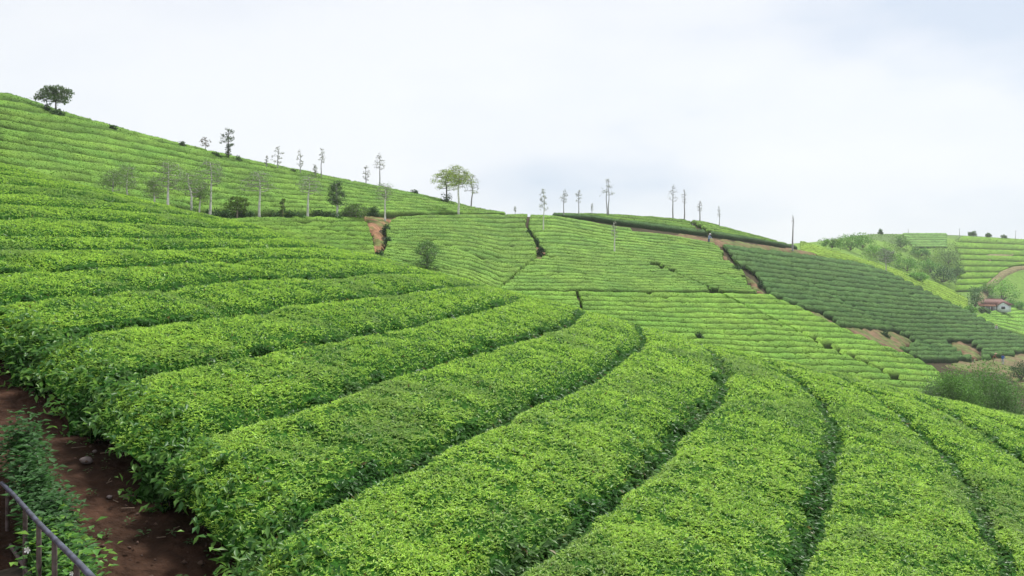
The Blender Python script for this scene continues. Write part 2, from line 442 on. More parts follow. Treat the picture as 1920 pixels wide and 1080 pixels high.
for kk in range(K0, K1):
    j = kk - K0
    qa, qb = EDGE[:, j], EDGE[:, j + 1]
    qm = 0.5 * (qa + qb)
    X_ = eP[0] * PS + eQ[0] * qm; Y_ = eP[1] * PS + eQ[1] * qm
    ok = (X_ + Y_ > 4.08 + 0.25 * math.sin(kk * 2.7) - 0.8 * np.maximum(0, Y_ - 9.2)) & (Y_ < 40) & (X_ / np.maximum(Y_, 0.1) > -0.95) & (X_ / np.maximum(Y_, 0.1) < 1.0) & (Y_ > 1.5) & (qb - qa > 0.35)
    idx = np.where(ok)[0]
    if len(idx) < 12: continue
    idx = np.arange(idx[0], idx[-1] + 1)
    p = PS[idx]; w = (qb - qa)[idx]
    # row ends are cut along the soil path, with a rounded ragged end
    ends = np.minimum(np.arange(len(p)), len(p) - 1 - np.arange(len(p))) * 0.17
    endf = np.clip(ends / 0.5, 0, 1) ** 0.5
    wob = (noise2(p * 0.8, np.full_like(p, kk * 3.1), 3) - 0.5) * 0.10
    Tn = TT[None, :] + 0 * p[:, None]
    Tn = 0.5 + (Tn - 0.5) * (1 + 0.5 * wob[:, None]) * (0.86 + 0.14 * endf[:, None])
    Q = qa[idx][:, None] + w[:, None] * Tn
    Pp = np.repeat(p[:, None], len(TT), 1)
    # shear the start so the end follows the path edge
    if X_[idx[0]] + Y_[idx[0]] < 4.4 and Y_[idx[0]] < 10:
        sh = (Q - qm[idx][:, None]) * 0.379
        Pp = Pp + sh * np.clip(1 - (p - p[0])[:, None] / 2.5, 0, 1)
    X = eP[0] * Pp + eQ[0] * Q; Y = eP[1] * Pp + eQ[1] * Q
    Z = near_z(X, Y) + HH[None, :] * np.minimum(1, w[:, None] / 1.2) ** 0.5
    Z = Z - (1 - np.clip(ends / 0.55, 0, 1)[:, None] ** 0.5) * np.where(np.arange(len(p)) < len(p) / 2, 0.30, 0.5)[:, None]
    top = np.clip(1 + HH[None, :] / 0.3, 0, 1)
    Z = Z + (fbm(X * 1.3, Y * 1.3, 11, 3) - 0.5) * np.clip(0.15 - Y * 0.005, 0.06, 0.15) * (0.3 + 0.7 * top) - 0.10 * np.clip((noise2(X * 0.9 + kk, Y * 0.9, 15) - 0.78) * 6, 0, 1) * top + (noise2(X * 6, Y * 6, 4) - 0.5) * 0.06
    V = np.stack([X, Y, Z], -1)
    # side wobble
    V[..., 0] += (fbm(Y * 2.6, Z * 3, 8, 2) - 0.5) * 0.26; V[..., 1] += (fbm(X * 2.6, Z * 3, 18, 2) - 0.5) * 0.2
    root_p = V[len(p) // 2, 6]
    row = mesh_np('tea_hedge', V.reshape(-1, 3), grid_faces(len(p), len(TT)), M_body, None, np.array([0.026, 0.085, 0.012]), True)
    lab = near_words.get(kk)
    if lab is None:
        order = ['first', 'second', 'third', 'fourth', 'fifth', 'sixth', 'seventh', 'eighth']
        lab = 'tea hedge near the top of the near hill, %s above the bright wide one' % order[min(kk - 14, 7)]
    tag(row, lab, 'tea hedge', 'tea hedges on the near hill')
    # ---- leaves of this hedge
    c00 = V[:-1, :-1]; c01 = V[:-1, 1:]; c10 = V[1:, :-1]; c11 = V[1:, 1:]
    nrm = np.cross(c10 - c00, c01 - c00); ar = np.linalg.norm(nrm, axis=-1)
    nrm = nrm / (ar[..., None] + 1e-9); nrm[nrm[..., 2] < 0] *= -1
    # sides point outwards
    cen = (c00 + c11) / 2
    dist = np.maximum(cen[..., 1], 5.5); uu = cen[..., 0] / dist
    vis = (np.abs(uu) < 0.80)
    Yc_ = 3.46 / np.maximum(sil_r(np.clip(uu, -1, .95)) + 0.1997 * (0.45 - np.clip(uu, -1, .95)), 0.09)
    vis &= cen[..., 1] < Yc_ + 7
    size_f = np.clip(1 + (dist - 8) / 26.0, 1, 1.4)
    side = (np.abs(np.arange(len(TT) - 1) - 5) >= 4)[None, :] & np.ones_like(ar, bool)
    tmid = 0.5 * (TT[:-1] + TT[1:])[None, :]
    fr = np.clip((dist - 11) / 8, 0, 1)
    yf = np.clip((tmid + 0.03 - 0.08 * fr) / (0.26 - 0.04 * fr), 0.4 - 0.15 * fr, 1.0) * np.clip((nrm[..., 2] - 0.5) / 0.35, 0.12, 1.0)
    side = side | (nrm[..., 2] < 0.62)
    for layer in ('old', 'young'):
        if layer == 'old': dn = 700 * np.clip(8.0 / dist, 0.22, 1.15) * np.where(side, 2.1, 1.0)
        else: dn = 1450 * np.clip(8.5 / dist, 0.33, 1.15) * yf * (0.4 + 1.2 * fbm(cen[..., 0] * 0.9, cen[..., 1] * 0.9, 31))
        lam = ar * dn * vis
        cnt = rng.poisson(lam)
        ii, jj = np.nonzero(cnt)
        rep = cnt[ii, jj]; ii = np.repeat(ii, rep); jj = np.repeat(jj, rep)
        n = len(ii)
        if n == 0: continue
        a = rng.random(n)[:, None]; b = rng.random(n)[:, None]
        Pt = (c00[ii, jj] * (1 - a) + c10[ii, jj] * a) * (1 - b) + (c01[ii, jj] * (1 - a) + c11[ii, jj] * a) * b
        Nn = nrm[ii, jj]; sf = size_f[ii, jj]; sd = side[ii, jj]; leftside = jj < 5
        # outward horizontal direction across the row for side leaves
        outv = np.where(leftside[:, None], -1, 1) * np.array([eQ[0], eQ[1], 0])[None]
        if layer == 'young':
            kp = rng.random(n) < np.clip(-0.15 + 1.7 * noise2(Pt[:, 0] * 6.5, Pt[:, 1] * 6.5, 33) * (0.5 + noise2(Pt[:, 0] * 2.3, Pt[:, 1] * 2.3, 34)), 0.12, 1)
            Pt, Nn, sf, sd, outv = Pt[kp], Nn[kp], sf[kp], sd[kp], outv[kp]; n = len(Pt)
        patch = 0.6 * fbm(Pt[:, 0] * 1.1, Pt[:, 1] * 1.1, 41) + 0.4 * noise2(Pt[:, 0] * 5, Pt[:, 1] * 5, 42); grey = fbm(Pt[:, 0] * 0.7 + 9, Pt[:, 1] * 0.7, 51)
        rv = rng.normal(size=(n, 3))
        if layer == 'old':
            D = rv * 0.75 + np.where(sd[:, None], outv * 1.3 + np.array([0, 0, -0.05]), np.array([0, 0, 0.35]))
            Nl = np.where(sd[:, None], outv * 0.7 + np.array([0, 0, 1.0]), np.array([0, 0, 1.0])) + rng.normal(size=(n, 3)) * 0.45
            L = (0.050 + 0.040 * rng.random(n)) * sf * np.where(sd, 1.15, 0.68); W = L * (0.42 + 0.1 * rng.random(n))
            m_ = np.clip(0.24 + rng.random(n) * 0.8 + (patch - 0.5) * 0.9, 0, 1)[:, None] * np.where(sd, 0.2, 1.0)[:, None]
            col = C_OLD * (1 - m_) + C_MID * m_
            gm = (np.clip((grey - 0.52) * 5, 0, 1) * rng.random(n))[:, None] * 0.8
            col = col * (1 - gm) + C_GREY * gm
            br = rng.random(n) < 0.012
            col[br] = (0.15, 0.13, 0.04)
            Pt = Pt + Nn * 0.01 + rng.normal(size=(n, 3)) * 0.012
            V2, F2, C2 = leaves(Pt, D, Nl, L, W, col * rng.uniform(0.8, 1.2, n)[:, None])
        else:
            # every shoot: three leaves fanning from one point
            g = np.clip(patch * 1.4 - 0.05 + rng.normal(size=n) * 0.18, 0, 1)[:, None]
            col1 = C_MID * (1 - g) + C_YOUNG * g
            gm = (np.clip((grey - 0.55) * 5, 0, 1))[:, None] * 0.6
            col1 = (col1 * (1 - gm) + C_GREY * gm) * rng.uniform(0.65, 1.3, n)[:, None]
            Vs, Fs, Cs, off = [], [], [], 0
            az = rng.random(n) * 2 * math.pi
            lift = 0.03 * rng.random(n) * sf
            nearm = Pt[:, 1] < 12
            for q_ in range(3):
                if q_ == 2:
                    Pt, az, lift, col1, sf = Pt[nearm], az[nearm], lift[nearm], col1[nearm], sf[nearm]; n = len(Pt)
                    if n == 0: break
                aa = az + q_ * 2.2 + rng.normal(size=n) * 0.3
                spread = (0.35, 0.75, 0.95)[q_]
                D = np.stack([np.cos(aa) * spread, np.sin(aa) * spread, np.ones(n) * (1.0, 0.55, 0.25)[q_]], -1)
                Nl = np.stack([-np.cos(aa), -np.sin(aa), np.ones(n) * 0.8], -1)
                L = (0.021 + 0.025 * rng.random(n)) * sf * (0.8, 1.0, 1.15)[q_]
                v_, f_, c_ = leaves(Pt + np.array([0, 0, 1.0]) * lift[:, None], D, Nl, L, L * 0.36, col1 * (1.1, 1.0, 0.85)[q_], 0.3, 0.2)
                Vs.append(v_); Fs.append(f_ + off); Cs.append(c_); off += len(v_)
            V2, F2, C2 = np.vstack(Vs), np.vstack(Fs), np.vstack(Cs)
        if layer == 'old' and X_[idx[0]] + Y_[idx[0]] < 5.5 and Y_[idx[0]] < 16:
            ne = 230; e0 = V[:5].reshape(-1, 3); pick = e0[rng.integers(0, len(e0), ne)]
            outd = np.array([-0.6, -0.6, 0.0]); tl = rng.uniform(0.05, 0.32, ne)[:, None]
            tip = pick + (outd * rng.uniform(0.1, 1.0, ne)[:, None] + rng.normal(size=(ne, 3)) * 0.3 + np.array([0, 0, 0.45])) * tl
            Pe, De, Ne, Le, Ce = [], [], [], [], []
            for q_ in range(5):
                fr_ = (q_ + 1) / 5
                Pe.append(pick * (1 - fr_) + tip * fr_); dd = rng.normal(size=(ne, 3)) * 0.8 + outd * 0.8; De.append(dd)
                Ne.append(rng.normal(size=(ne, 3)) * 0.4 + np.array([0, 0, 1])); Le.append(rng.uniform(0.06, 0.115, ne)); Ce.append((C_OLD + (C_MID - C_OLD) * rng.uniform(0, 0.6, ne)[:, None]))
            Le = np.concatenate(Le)
            Vx, Fx, Cx = leaves(np.vstack(Pe), np.vstack(De), np.vstack(Ne), Le, Le * 0.42, np.vstack(Ce))
            F2 = np.vstack([F2, Fx + len(V2)]); V2 = np.vstack([V2, Vx]); C2 = np.vstack([C2, Cx])
        leaf_tot += len(F2)
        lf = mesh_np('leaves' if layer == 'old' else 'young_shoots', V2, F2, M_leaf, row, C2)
        lf['kind'] = 'stuff'
print('near leaf tris', leaf_tot)

# ------------------------------------------------------------------ tea blocks on the hills beyond
def inside(poly, x, y):
    c = False; n = len(poly)
    for i in range(n):
        x0, y0 = poly[i]; x1, y1 = poly[(i + 1) % n]
        if (y0 > y) != (y1 > y) and x < (x1 - x0) * (y - y0) / (y1 - y0) + x0: c = not c
    return c
SOIL = {   # bare soil patches (photo outlines), dropped onto the terrain
 'gully_upper': ('mid', [(683, 402), (696, 396), (720, 400), (770, 398), (775, 402), (735, 408), (722, 418), (712, 424), (716, 440), (722, 452), (712, 463), (702, 458), (701, 438), (693, 424)]),
 'knee': ('mid', [(1004, 447), (1010, 460), (1018, 466), (1020, 480), (1006, 482), (1004, 466), (998, 450)]),
 'ridge_track': ('mid', [(1160, 425), (1240, 431), (1320, 438), (1345, 443), (1420, 453), (1500, 464), (1530, 469), (1530, 474), (1490, 470), (1410, 462), (1352, 455), (1318, 450), (1230, 436)]),
 'ridge_step': ('mid', [(1356, 470), (1364, 474), (1372, 488), (1362, 487)]),
 'steep_track': ('mid', [(1394, 502), (1408, 512), (1420, 525), (1436, 545), (1428, 548), (1404, 528)]),
 'lower_bank': ('mid', [(1500, 573), (1530, 578), (1560, 598), (1572, 606), (1552, 606), (1516, 588)]),
 'lower_clearing': ('mid', [(1576, 608), (1600, 606), (1640, 612), (1668, 614), (1700, 626), (1712, 636), (1690, 652), (1668, 648), (1628, 632)]),
 'small_clearing': ('mid', [(1776, 640), (1808, 636), (1836, 652), (1834, 668), (1812, 662)]),
 'valley_road': ('mid', [(1765, 676), (1800, 672), (1850, 668), (1925, 656), (1990, 652), (1990, 704), (1925, 722), (1905, 702), (1870, 688), (1800, 684)]),
}
SOIL_COL = {'valley_road': (0.17, 0.14, 0.08), 'lower_clearing': (0.19, 0.13, 0.08), 'gully_upper': (0.30, 0.17, 0.10), 'steep_track': (0.21, 0.13, 0.08)}
def soil_patch(key, dom, poly, lift=0.45):
    xs = [p_[0] for p_ in poly]; ys = [p_[1] for p_ in poly]
    W3 = [hit(px, py, dom, CAN - lift) for px, py in poly]
    P2 = np.array([(a[0], a[1]) for a in W3])
    # densify outline, fan-free fill on a world grid
    lo = P2.min(0); hi = P2.max(0)
    st = max(0.35, min(1.0, (hi - lo).max() / 60))
    ax = np.arange(lo[0] - st, hi[0] + 2 * st, st); ay = np.arange(lo[1] - st, hi[1] + 2 * st, st)
    AX, AY = np.meshgrid(ax, ay)
    ins = np.zeros(AX.shape, bool)
    pl = P2
    x, y = AX + (fbm(AX * 0.5, AY * 0.5, 5) - .5) * 2.6, AY + (fbm(AX * 0.5, AY * 0.5, 6) - .5) * 2.6
    n = len(pl); c = np.zeros(AX.shape, bool)
    for i in range(n):
        x0, y0 = pl[i]; x1, y1 = pl[(i + 1) % n]
        with np.errstate(divide='ignore', invalid='ignore'):
            c ^= ((y0 > y) != (y1 > y)) & (x < (x1 - x0) * (y - y0) / (y1 - y0 + 1e-12) + x0)
    edge = c.copy()
    er = c.copy()
    er[1:-1, 1:-1] = c[1:-1, 1:-1] & c[:-2, 1:-1] & c[2:, 1:-1] & c[1:-1, :-2] & c[1:-1, 2:]
    Z = mid_z(AX, AY) - CAN + np.where(er, lift, np.where(c, lift * 0.6, -0.25)) + (fbm(AX * 0.9, AY * 0.9, 77) - 0.5) * 0.2
    grow = c.copy()
    for sh in ((0, 1), (0, -1), (1, 0), (-1, 0)): grow |= np.roll(c, sh, (0, 1))
    fi = grid_faces(len(ay), len(ax))
    keep = grow.ravel()[fi].all(1) | (c.ravel()[fi].any(1) & grow.ravel()[fi].all(1))
    fi = fi[keep]
    if len(fi) == 0: return
    V = np.stack([AX, AY, Z], -1).reshape(-1, 3)
    used = np.unique(fi); mp_ = -np.ones(len(V), int); mp_[used] = np.arange(len(used))
    gn = np.clip((fbm(V[used, 0] * 0.7, V[used, 1] * 0.7, 66, 4) - 0.44) * 7, 0, 0.9)[:, None]
    o = mesh_np('bare_soil', V[used], mp_[fi], M_soil, None, np.array(SOIL_COL.get(key, (0.19, 0.125, 0.075))) * (1 - gn) + np.array((0.12, 0.17, 0.05)) * gn, True)
    tag(o, kind='structure')
for k_, (d_, pl_) in SOIL.items(): soil_patch(k_, d_, pl_)

ORD = ['first', 'second', 'third', 'fourth', 'fifth', 'sixth', 'seventh', 'eighth', 'ninth', 'tenth', 'eleventh', 'twelfth', 'thirteenth', 'fourteenth', 'fifteenth',
       'sixteenth', 'seventeenth', 'eighteenth', 'nineteenth', 'twentieth', 'twenty first', 'twenty second', 'twenty third', 'twenty fourth', 'twenty fifth', 'twenty sixth']
T7 = np.array([0.035, 0.06, 0.12, 0.34, 0.62, 0.86, 0.945, 0.97])
H7 = np.array([-0.80, -0.42, -0.12, -0.02, 0.0, -0.03, -0.26, -0.78])
row_count = 0; clump_tris = 0
def tea_block(dom, top, bot, n, xr, left=None, right=None, color=(0.15, 0.32, 0.05), label='tea hedge', group='tea', g=1.0, gaps=(), step=9, rough=1.0, clump=8.0,
              holes=(), vary=0.10, wave=1.2, hs=1.0, colors=None, minlen=3):
    """rows between two photo curves; left / right: boundary polylines given as (y, x)"""
    global row_count, clump_tris
    color = np.array(color)
    xs = np.arange(xr[0], xr[1] + 0.1, step)
    rows = []
    for i in range(n):
        f0 = 1 - (i / n) ** g; f1 = 1 - ((i + 1) / n) ** g          # i = 0 lowest
        f0, f1 = (i / n) ** g, ((i + 1) / n) ** g
        wv = lambda f: wave * (np.sin(xs * 0.021 + f * 9) + 0.6 * np.sin(xs * 0.047 + f * 23)) * min(1, 4 * f * (1 - f) + 0.15)
        yb = lin(bot, xs) * (1 - f0) + lin(top, xs) * f0 + wv(f0)
        yt = lin(bot, xs) * (1 - f1) + lin(top, xs) * f1 + wv(f1)
        rows.append((yb, yt))
    xs0 = xs
    for i, (yb, yt) in enumerate(rows):
        ym = 0.5 * (yb + yt); extra = []; cross = []
        for pl, hw in [(left, 0), (right, 0)] + list(gaps):
            if pl is None: continue
            dlt = xs0 - lin(pl, ym)
            for c_ in np.nonzero(dlt[:-1] * dlt[1:] < 0)[0]:
                xc = xs0[c_] + step * dlt[c_] / (dlt[c_] - dlt[c_ + 1])
                ya_, yc_, ybm = np.interp(xc, xs0, yb), np.interp(xc, xs0, yt), np.interp(xc, xs0, ym)
                cross.append((xc, hw, float(np.clip(lin(pl, ya_) - lin(pl, ybm), -30, 30)), float(np.clip(lin(pl, yc_) - lin(pl, ybm), -30, 30))))
                extra += [xc - 0.2, xc + 0.2] if hw == 0 else [xc - hw - 0.1, xc, xc + hw + 0.1]
        xs = np.unique(np.r_[xs0, extra])
        yb = np.interp(xs, xs0, yb); yt = np.interp(xs, xs0, yt)
        A, B, okm = [], [], []
        def shear(x, which):
            d_ = 0.0
            for xc, hw, da, db in cross:
                v_ = da if which == 0 else db
                w_ = max(0.0, 1 - max(0.0, abs(x - xc) - hw) / max(14.0, 2.2 * abs(v_)))
                if w_ > 0: d_ += v_ * w_
            return d_
        for x, y0, y1 in zip(xs, yb, yt):
            ymid = 0.5 * (y0 + y1)
            ok = True
            if left is not None and x < lin(left, ymid): ok = False
            if right is not None and x > lin(right, ymid): ok = False
            for gp, hw in gaps:
                gp = np.asarray(gp)
                if gp[0, 0] <= ymid <= gp[-1, 0] and abs(x - lin(gp, ymid)) < hw: ok = False
            for hp in holes:
                if inside(hp, x, ymid): ok = False
            if ok:
                xa = x + shear(x, 0); xb = x + shear(x, 1)
                a = hit(xa, np.interp(xa, xs, yb), dom); b = hit(xb, np.interp(xb, xs, yt), dom, ext=1.2)
                if not a[3]: ok = False
                else: A.append(a[:3]); B.append(b[:3])
            if not ok: A.append((0, 0, 0)); B.append((0, 0, 0))
            okm.append(ok)
        # contiguous runs
        s = 0; segs = []
        while s < len(xs):
            if okm[s]:
                e_ = s
                while e_ + 1 < len(xs) and okm[e_ + 1]: e_ += 1
                if e_ - s + 1 >= minlen: segs.append((s, e_))
                s = e_ + 1
            else: s += 1
        for si, (s0, s1) in enumerate(segs):
            a = np.array(A[s0:s1 + 1]); b = np.array(B[s0:s1 + 1])
            # refine along the row
            m = len(a); fine = np.linspace(0, m - 1, (m - 1) * 3 + 1)
            a = np.stack([np.interp(fine, np.arange(m), a[:, c]) for c in range(3)], -1)
            b = np.stack([np.interp(fine, np.arange(m), b[:, c]) for c in range(3)], -1)
            d = b - a; wdt = np.linalg.norm(d[:, :2], axis=1)
            if wdt.mean() < 0.15: continue
            lim = 0.05 * np.ones(len(a)); 
            t = T7[None, :] + (noise2(a[:, 0] * 0.9, a[:, 1] * 0.9, 61)[:, None] - 0.5) * 0.04 * rough
            X = a[:, None, 0] + d[:, None, 0] * t; Y = a[:, None, 1] + d[:, None, 1] * t
            ends = np.minimum(np.arange(len(a)), len(a) - 1 - np.arange(len(a)))
            ef = np.where(ends == 0, 0.5, 0.0)
            Z = mid_z(X, Y) + (H7[None] * hs) * np.clip(wdt[:, None] / 1.6, 0.5, 1.0) - ef[:, None] * 0.8
            Z = Z + (fbm(X * 0.4, Y * 0.4, 71) - 0.5) * 0.18 * rough + (noise2(X * 2.6, Y * 2.6, 72) - 0.5) * 0.08 * rough - 0.22 * np.clip((noise2(X * 0.6 + i, Y * 0.6, 75) - 0.84) * 8, 0, 1)
            V = np.stack([X, Y, Z], -1)
            cn = fbm(X * 0.12, Y * 0.12, 81)[..., None]
            base = color if colors is None else np.array(colors(i, n))
            base = base * (1 + vary * (rng.random() - 0.5))
            shade = np.array([0.28, 0.34, 0.62, 0.93, 1.06, 1.0, 0.6, 0.35])[None, :, None]       # side shading painted into the colour, besides older leaves low down
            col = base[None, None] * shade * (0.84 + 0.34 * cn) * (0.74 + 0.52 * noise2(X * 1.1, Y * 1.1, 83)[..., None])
            nm = np.array([1.0, 1.0, 1.0])
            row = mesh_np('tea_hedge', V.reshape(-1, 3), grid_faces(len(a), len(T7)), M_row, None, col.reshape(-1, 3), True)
            w_ = ORD[min(n - 1 - i, len(ORD) - 1)]
            part = '' if len(segs) == 1 else (', left' if si == 0 else (', right' if si == len(segs) - 1 else ', middle %s' % ORD[si]))
            tag(row, (label % w_) + part, 'tea hedge', group)
            row_count += 1
            # leaf clumps roughen the canopy
            if clump:
                c00, c11 = V[:-1, 2:-3], V[1:, 3:-2]
                c01, c10 = V[:-1, 3:-2], V[1:, 2:-3]
                ar = np.linalg.norm(np.cross(c10 - c00, c01 - c00), axis=-1)
                cnt = rng.poisson(ar * clump)
                ii, jj = np.nonzero(cnt); rep = cnt[ii, jj]; ii = np.repeat(ii, rep); jj = np.repeat(jj, rep)
                k = len(ii)
                if k:
                    aa = rng.random(k)[:, None]; bb = rng.random(k)[:, None]
                    Pt = (c00[ii, jj] * (1 - aa) + c10[ii, jj] * aa) * (1 - bb) + (c01[ii, jj] * (1 - aa) + c11[ii, jj] * aa) * bb
                    az = rng.random(k) * 6.283
                    D = np.stack([np.cos(az), np.sin(az), rng.uniform(0.1, 0.8, k)], -1)
                    Nl = np.stack([np.cos(az + 1.5), np.sin(az + 1.5), np.ones(k) * 0.5], -1)
                    L = rng.uniform(0.09, 0.17, k) * (1 if dom == 'mid' else 1.8)
                    cc = col[ii, jj + 2] * rng.uniform(0.62, 1.45, k)[:, None]
                    V2, F2, C2 = leaves(Pt - D * 0.03, D, Nl, L, L * 0.75, cc, 0.1, 0.1)
                    lf = mesh_np('leaf_clumps', V2, F2, M_clump, row, C2); lf['kind'] = 'stuff'
                    clump_tris += len(F2)

holes_mid = [p_[1] for p_ in SOIL.values()]
G_L = 'tea hedges on the high left hill'
tea_block('mid', [(0, 171), (200, 204), (400, 250), (600, 296), (800, 344), (960, 384)], [(-200, 290), (0, 342), (240, 376), (400, 393), (560, 396), (700, 397), (960, 399)], 13, (-60, 950),
          color=(0.145, 0.28, 0.045), label='tea hedge on the high left hill, %s from its crest', group=G_L,
          wave=1.4, rough=1.2)
tea_block('mid', [(400, 408), (500, 405), (600, 404), (700, 404)], [(400, 476), (600, 482), (720, 486)], 9, (400, 716), right=[(404, 676), (415, 688), (430, 695), (445, 699), (462, 702), (475, 706), (490, 712)],
          color=(0.14, 0.27, 0.036), label='tea hedge left of the orange gully, %s below the row of white trunks', group='tea hedges left of the orange gully', wave=1.5, rough=1.3)
S1 = [(400, 992), (420, 987), (433, 993), (445, 1004), (470, 1013), (480, 1006), (495, 985), (515, 962), (532, 944), (545, 925)]
tea_block('mid', [(700, 408), (780, 403), (900, 400), (1000, 400)], [(690, 492), (800, 508), (880, 528), (940, 560)], 19, (700, 1010), left=[(400, 775), (410, 735), (425, 722), (450, 728), (470, 718), (480, 706), (500, 702)],
          right=[(y, x - 2.6) for y, x in S1], color=(0.148, 0.28, 0.047), label='tea hedge between orange gully and crooked dark gap, %s from the top', group='tea hedges right of the orange gully', wave=1.0)
S2 = [(440, 1310), (452, 1336), (462, 1350), (480, 1366), (495, 1376), (505, 1394), (520, 1405), (535, 1420), (548, 1434)]
S3 = [(490, 1222), (500, 1248), (512, 1272), (533, 1322), (546, 1346), (560, 1375), (590, 1437), (620, 1500), (645, 1550), (670, 1602), (690, 1650), (712, 1690)]
tea_block('mid', [(920, 400), (1040, 403), (1150, 422), (1250, 434), (1340, 450), (1440, 470)], [(900, 541), (1090, 541), (1200, 544), (1330, 543), (1440, 547)], 22, (915, 1436), left=[(y, x + 2.6) for y, x in S1], right=[(y, x - 2) for y, x in S2],
          gaps=[([(y, x) for y, x in S3], 1.6)], holes=holes_mid, color=(0.155, 0.295, 0.05), label='tea hedge on the broad middle slope, %s below the ridge track', group='tea hedges on the broad middle slope', wave=1.3)
EG = [(548, 1438), (565, 1475), (580, 1512), (600, 1553), (622, 1602), (645, 1655), (662, 1702), (680, 1740), (692, 1760), (760, 1790)]
tea_block('mid', [(900, 543), (1200, 546), (1430, 549), (1770, 556)], [(900, 690), (1400, 722), (1790, 742)], 17, (950, 1780), right=EG, g=0.93,
          gaps=[([(y, x) for y, x in S3], 1.5), ([(548, 1082), (560, 1088), (585, 1092), (600, 1090)], 2.0)], color=(0.168, 0.325, 0.045), label='bright tea hedge on the lower middle slope, %s below the long dark furrow',
          group='bright tea hedges on the lower middle slope', wave=1.0)
tea_block('mid', [(1030, 386), (1200, 392), (1300, 404), (1400, 426), (1520, 458)], [(1030, 401), (1110, 406), (1150, 413), (1230, 423), (1330, 436), (1400, 446), (1530, 468)], 6, (1036, 1526),
          gaps=[([(408, 1290), (425, 1312), (438, 1335)], 1.2)], label='tea hedge on the ridge top above the track, %s from the skyline', group='tea hedges above the ridge track',
          colors=lambda i, n: (0.05, 0.12, 0.03) if i == 0 else (0.12, 0.24, 0.03), wave=0.6, rough=1.1)
tea_block('mid', [(1340, 454), (1530, 478), (1700, 503), (1920, 528), (1980, 535)], [(1340, 655), (1700, 672), (1980, 668)], 22, (1345, 1970), left=[(454, 1352), (470, 1366), (490, 1380), (505, 1412), (520, 1424), (548, 1442), (572, 1500), (600, 1560), (625, 1612), (650, 1690), (672, 1730)],
          holes=holes_mid, color=(0.068, 0.15, 0.036), label='dark green tea hedge on the right hill, %s below the ridge track', group='dark tea hedges on the right hill', wave=1.0, rough=2.0, vary=0.2, clump=6)
tea_block('far', [(1500, 450), (1640, 491), (1700, 511), (1760, 531), (1815, 557)], [(1520, 478), (1650, 510), (1750, 556), (1815, 582)], 8, (1500, 1816), step=7, clump=1.5,
          color=(0.20, 0.34, 0.03), label='yellow green tea hedge on the slope behind the dark field, %s from its top', group='yellow green tea hedges behind the dark field', wave=0.4)
tea_block('far', [(1690, 436), (1800, 437)], [(1690, 462), (1800, 462)], 6, (1692, 1780), step=7, clump=1.0, left=[(436, 1690), (462, 1712)], right=[(436, 1800), (462, 1778)],
          color=(0.15, 0.30, 0.065), label='tea hedge of the far square field on the skyline, %s from its top', group='tea hedges of the far square field', wave=0.4)
tea_block('far', [(1780, 440), (1930, 448)], [(1780, 544), (1930, 540)], 9, (1784, 1990), step=7, clump=1.2, left=[(440, 1806), (460, 1784), (470, 1800), (545, 1790)], right=[(440, 2000), (480, 1990), (500, 1885), (530, 1850), (545, 1830)],
          color=(0.145, 0.29, 0.022), label='terraced tea hedge on the far hill at right, %s below its skyline', group='terraced tea hedges on the far hill', wave=0.5)
tea_block('far', [(1826, 592), (1870, 580), (1990, 560)], [(1826, 600), (1870, 612), (1990, 650)], 7, (1830, 1980), step=7, clump=1.5,
          color=(0.18, 0.36, 0.05), label='tea hedge on the slope beside the white house, %s from the house', group='tea hedges beside the white house', wave=0.3)
print('all tris', sum(len(o.data.polygons) for o in sc.objects if o.type == 'MESH')); print('rows', row_count, 'clump tris', clump_tris)

# ------------------------------------------------------------------ trees and bushes
WHITE = (0.74, 0.72, 0.64); GREY = (0.36, 0.34, 0.34); DARKB = (0.10, 0.085, 0.07)
def put(x, y, dom, drop=CAN):
    X, Y, Z, s = hit(x, y, dom, 0.0, ext=2.0)
    return np.array([X, Y, Z - drop]), Y / F
def crown_leaves(cs, rad, per, size, col, mb_name, parent, flat=1.0):
    cs = np.asarray(cs); k = len(cs) * per
    C0 = np.repeat(cs, per, 0); rr = np.repeat(np.broadcast_to(rad, len(cs)), per)
    d = rng.normal(size=(k, 3)); d /= np.linalg.norm(d, axis=1)[:, None]
    P = C0 + d * (rr * rng.random(k) ** 0.4)[:, None] * np.array([1, 1, flat])
    D = rng.normal(size=(k, 3)) + d * 0.4 + np.array([0, 0, -0.15]); Nl = rng.normal(size=(k, 3)) * 0.7 + np.array([0, 0, 1.0])
    L = size * rng.uniform(0.6, 1.4, k)
    tint = np.repeat(rng.uniform(0.7, 1.3, len(cs)), per)[:, None] * rng.uniform(0.7, 1.3, k)[:, None]
    V, Fc, C = leaves(P, D, Nl, L, L * 0.6, np.array(col) * tint, 0.15, 0.1)
    return mesh_np(mb_name, V, Fc, M_crown, parent, C)
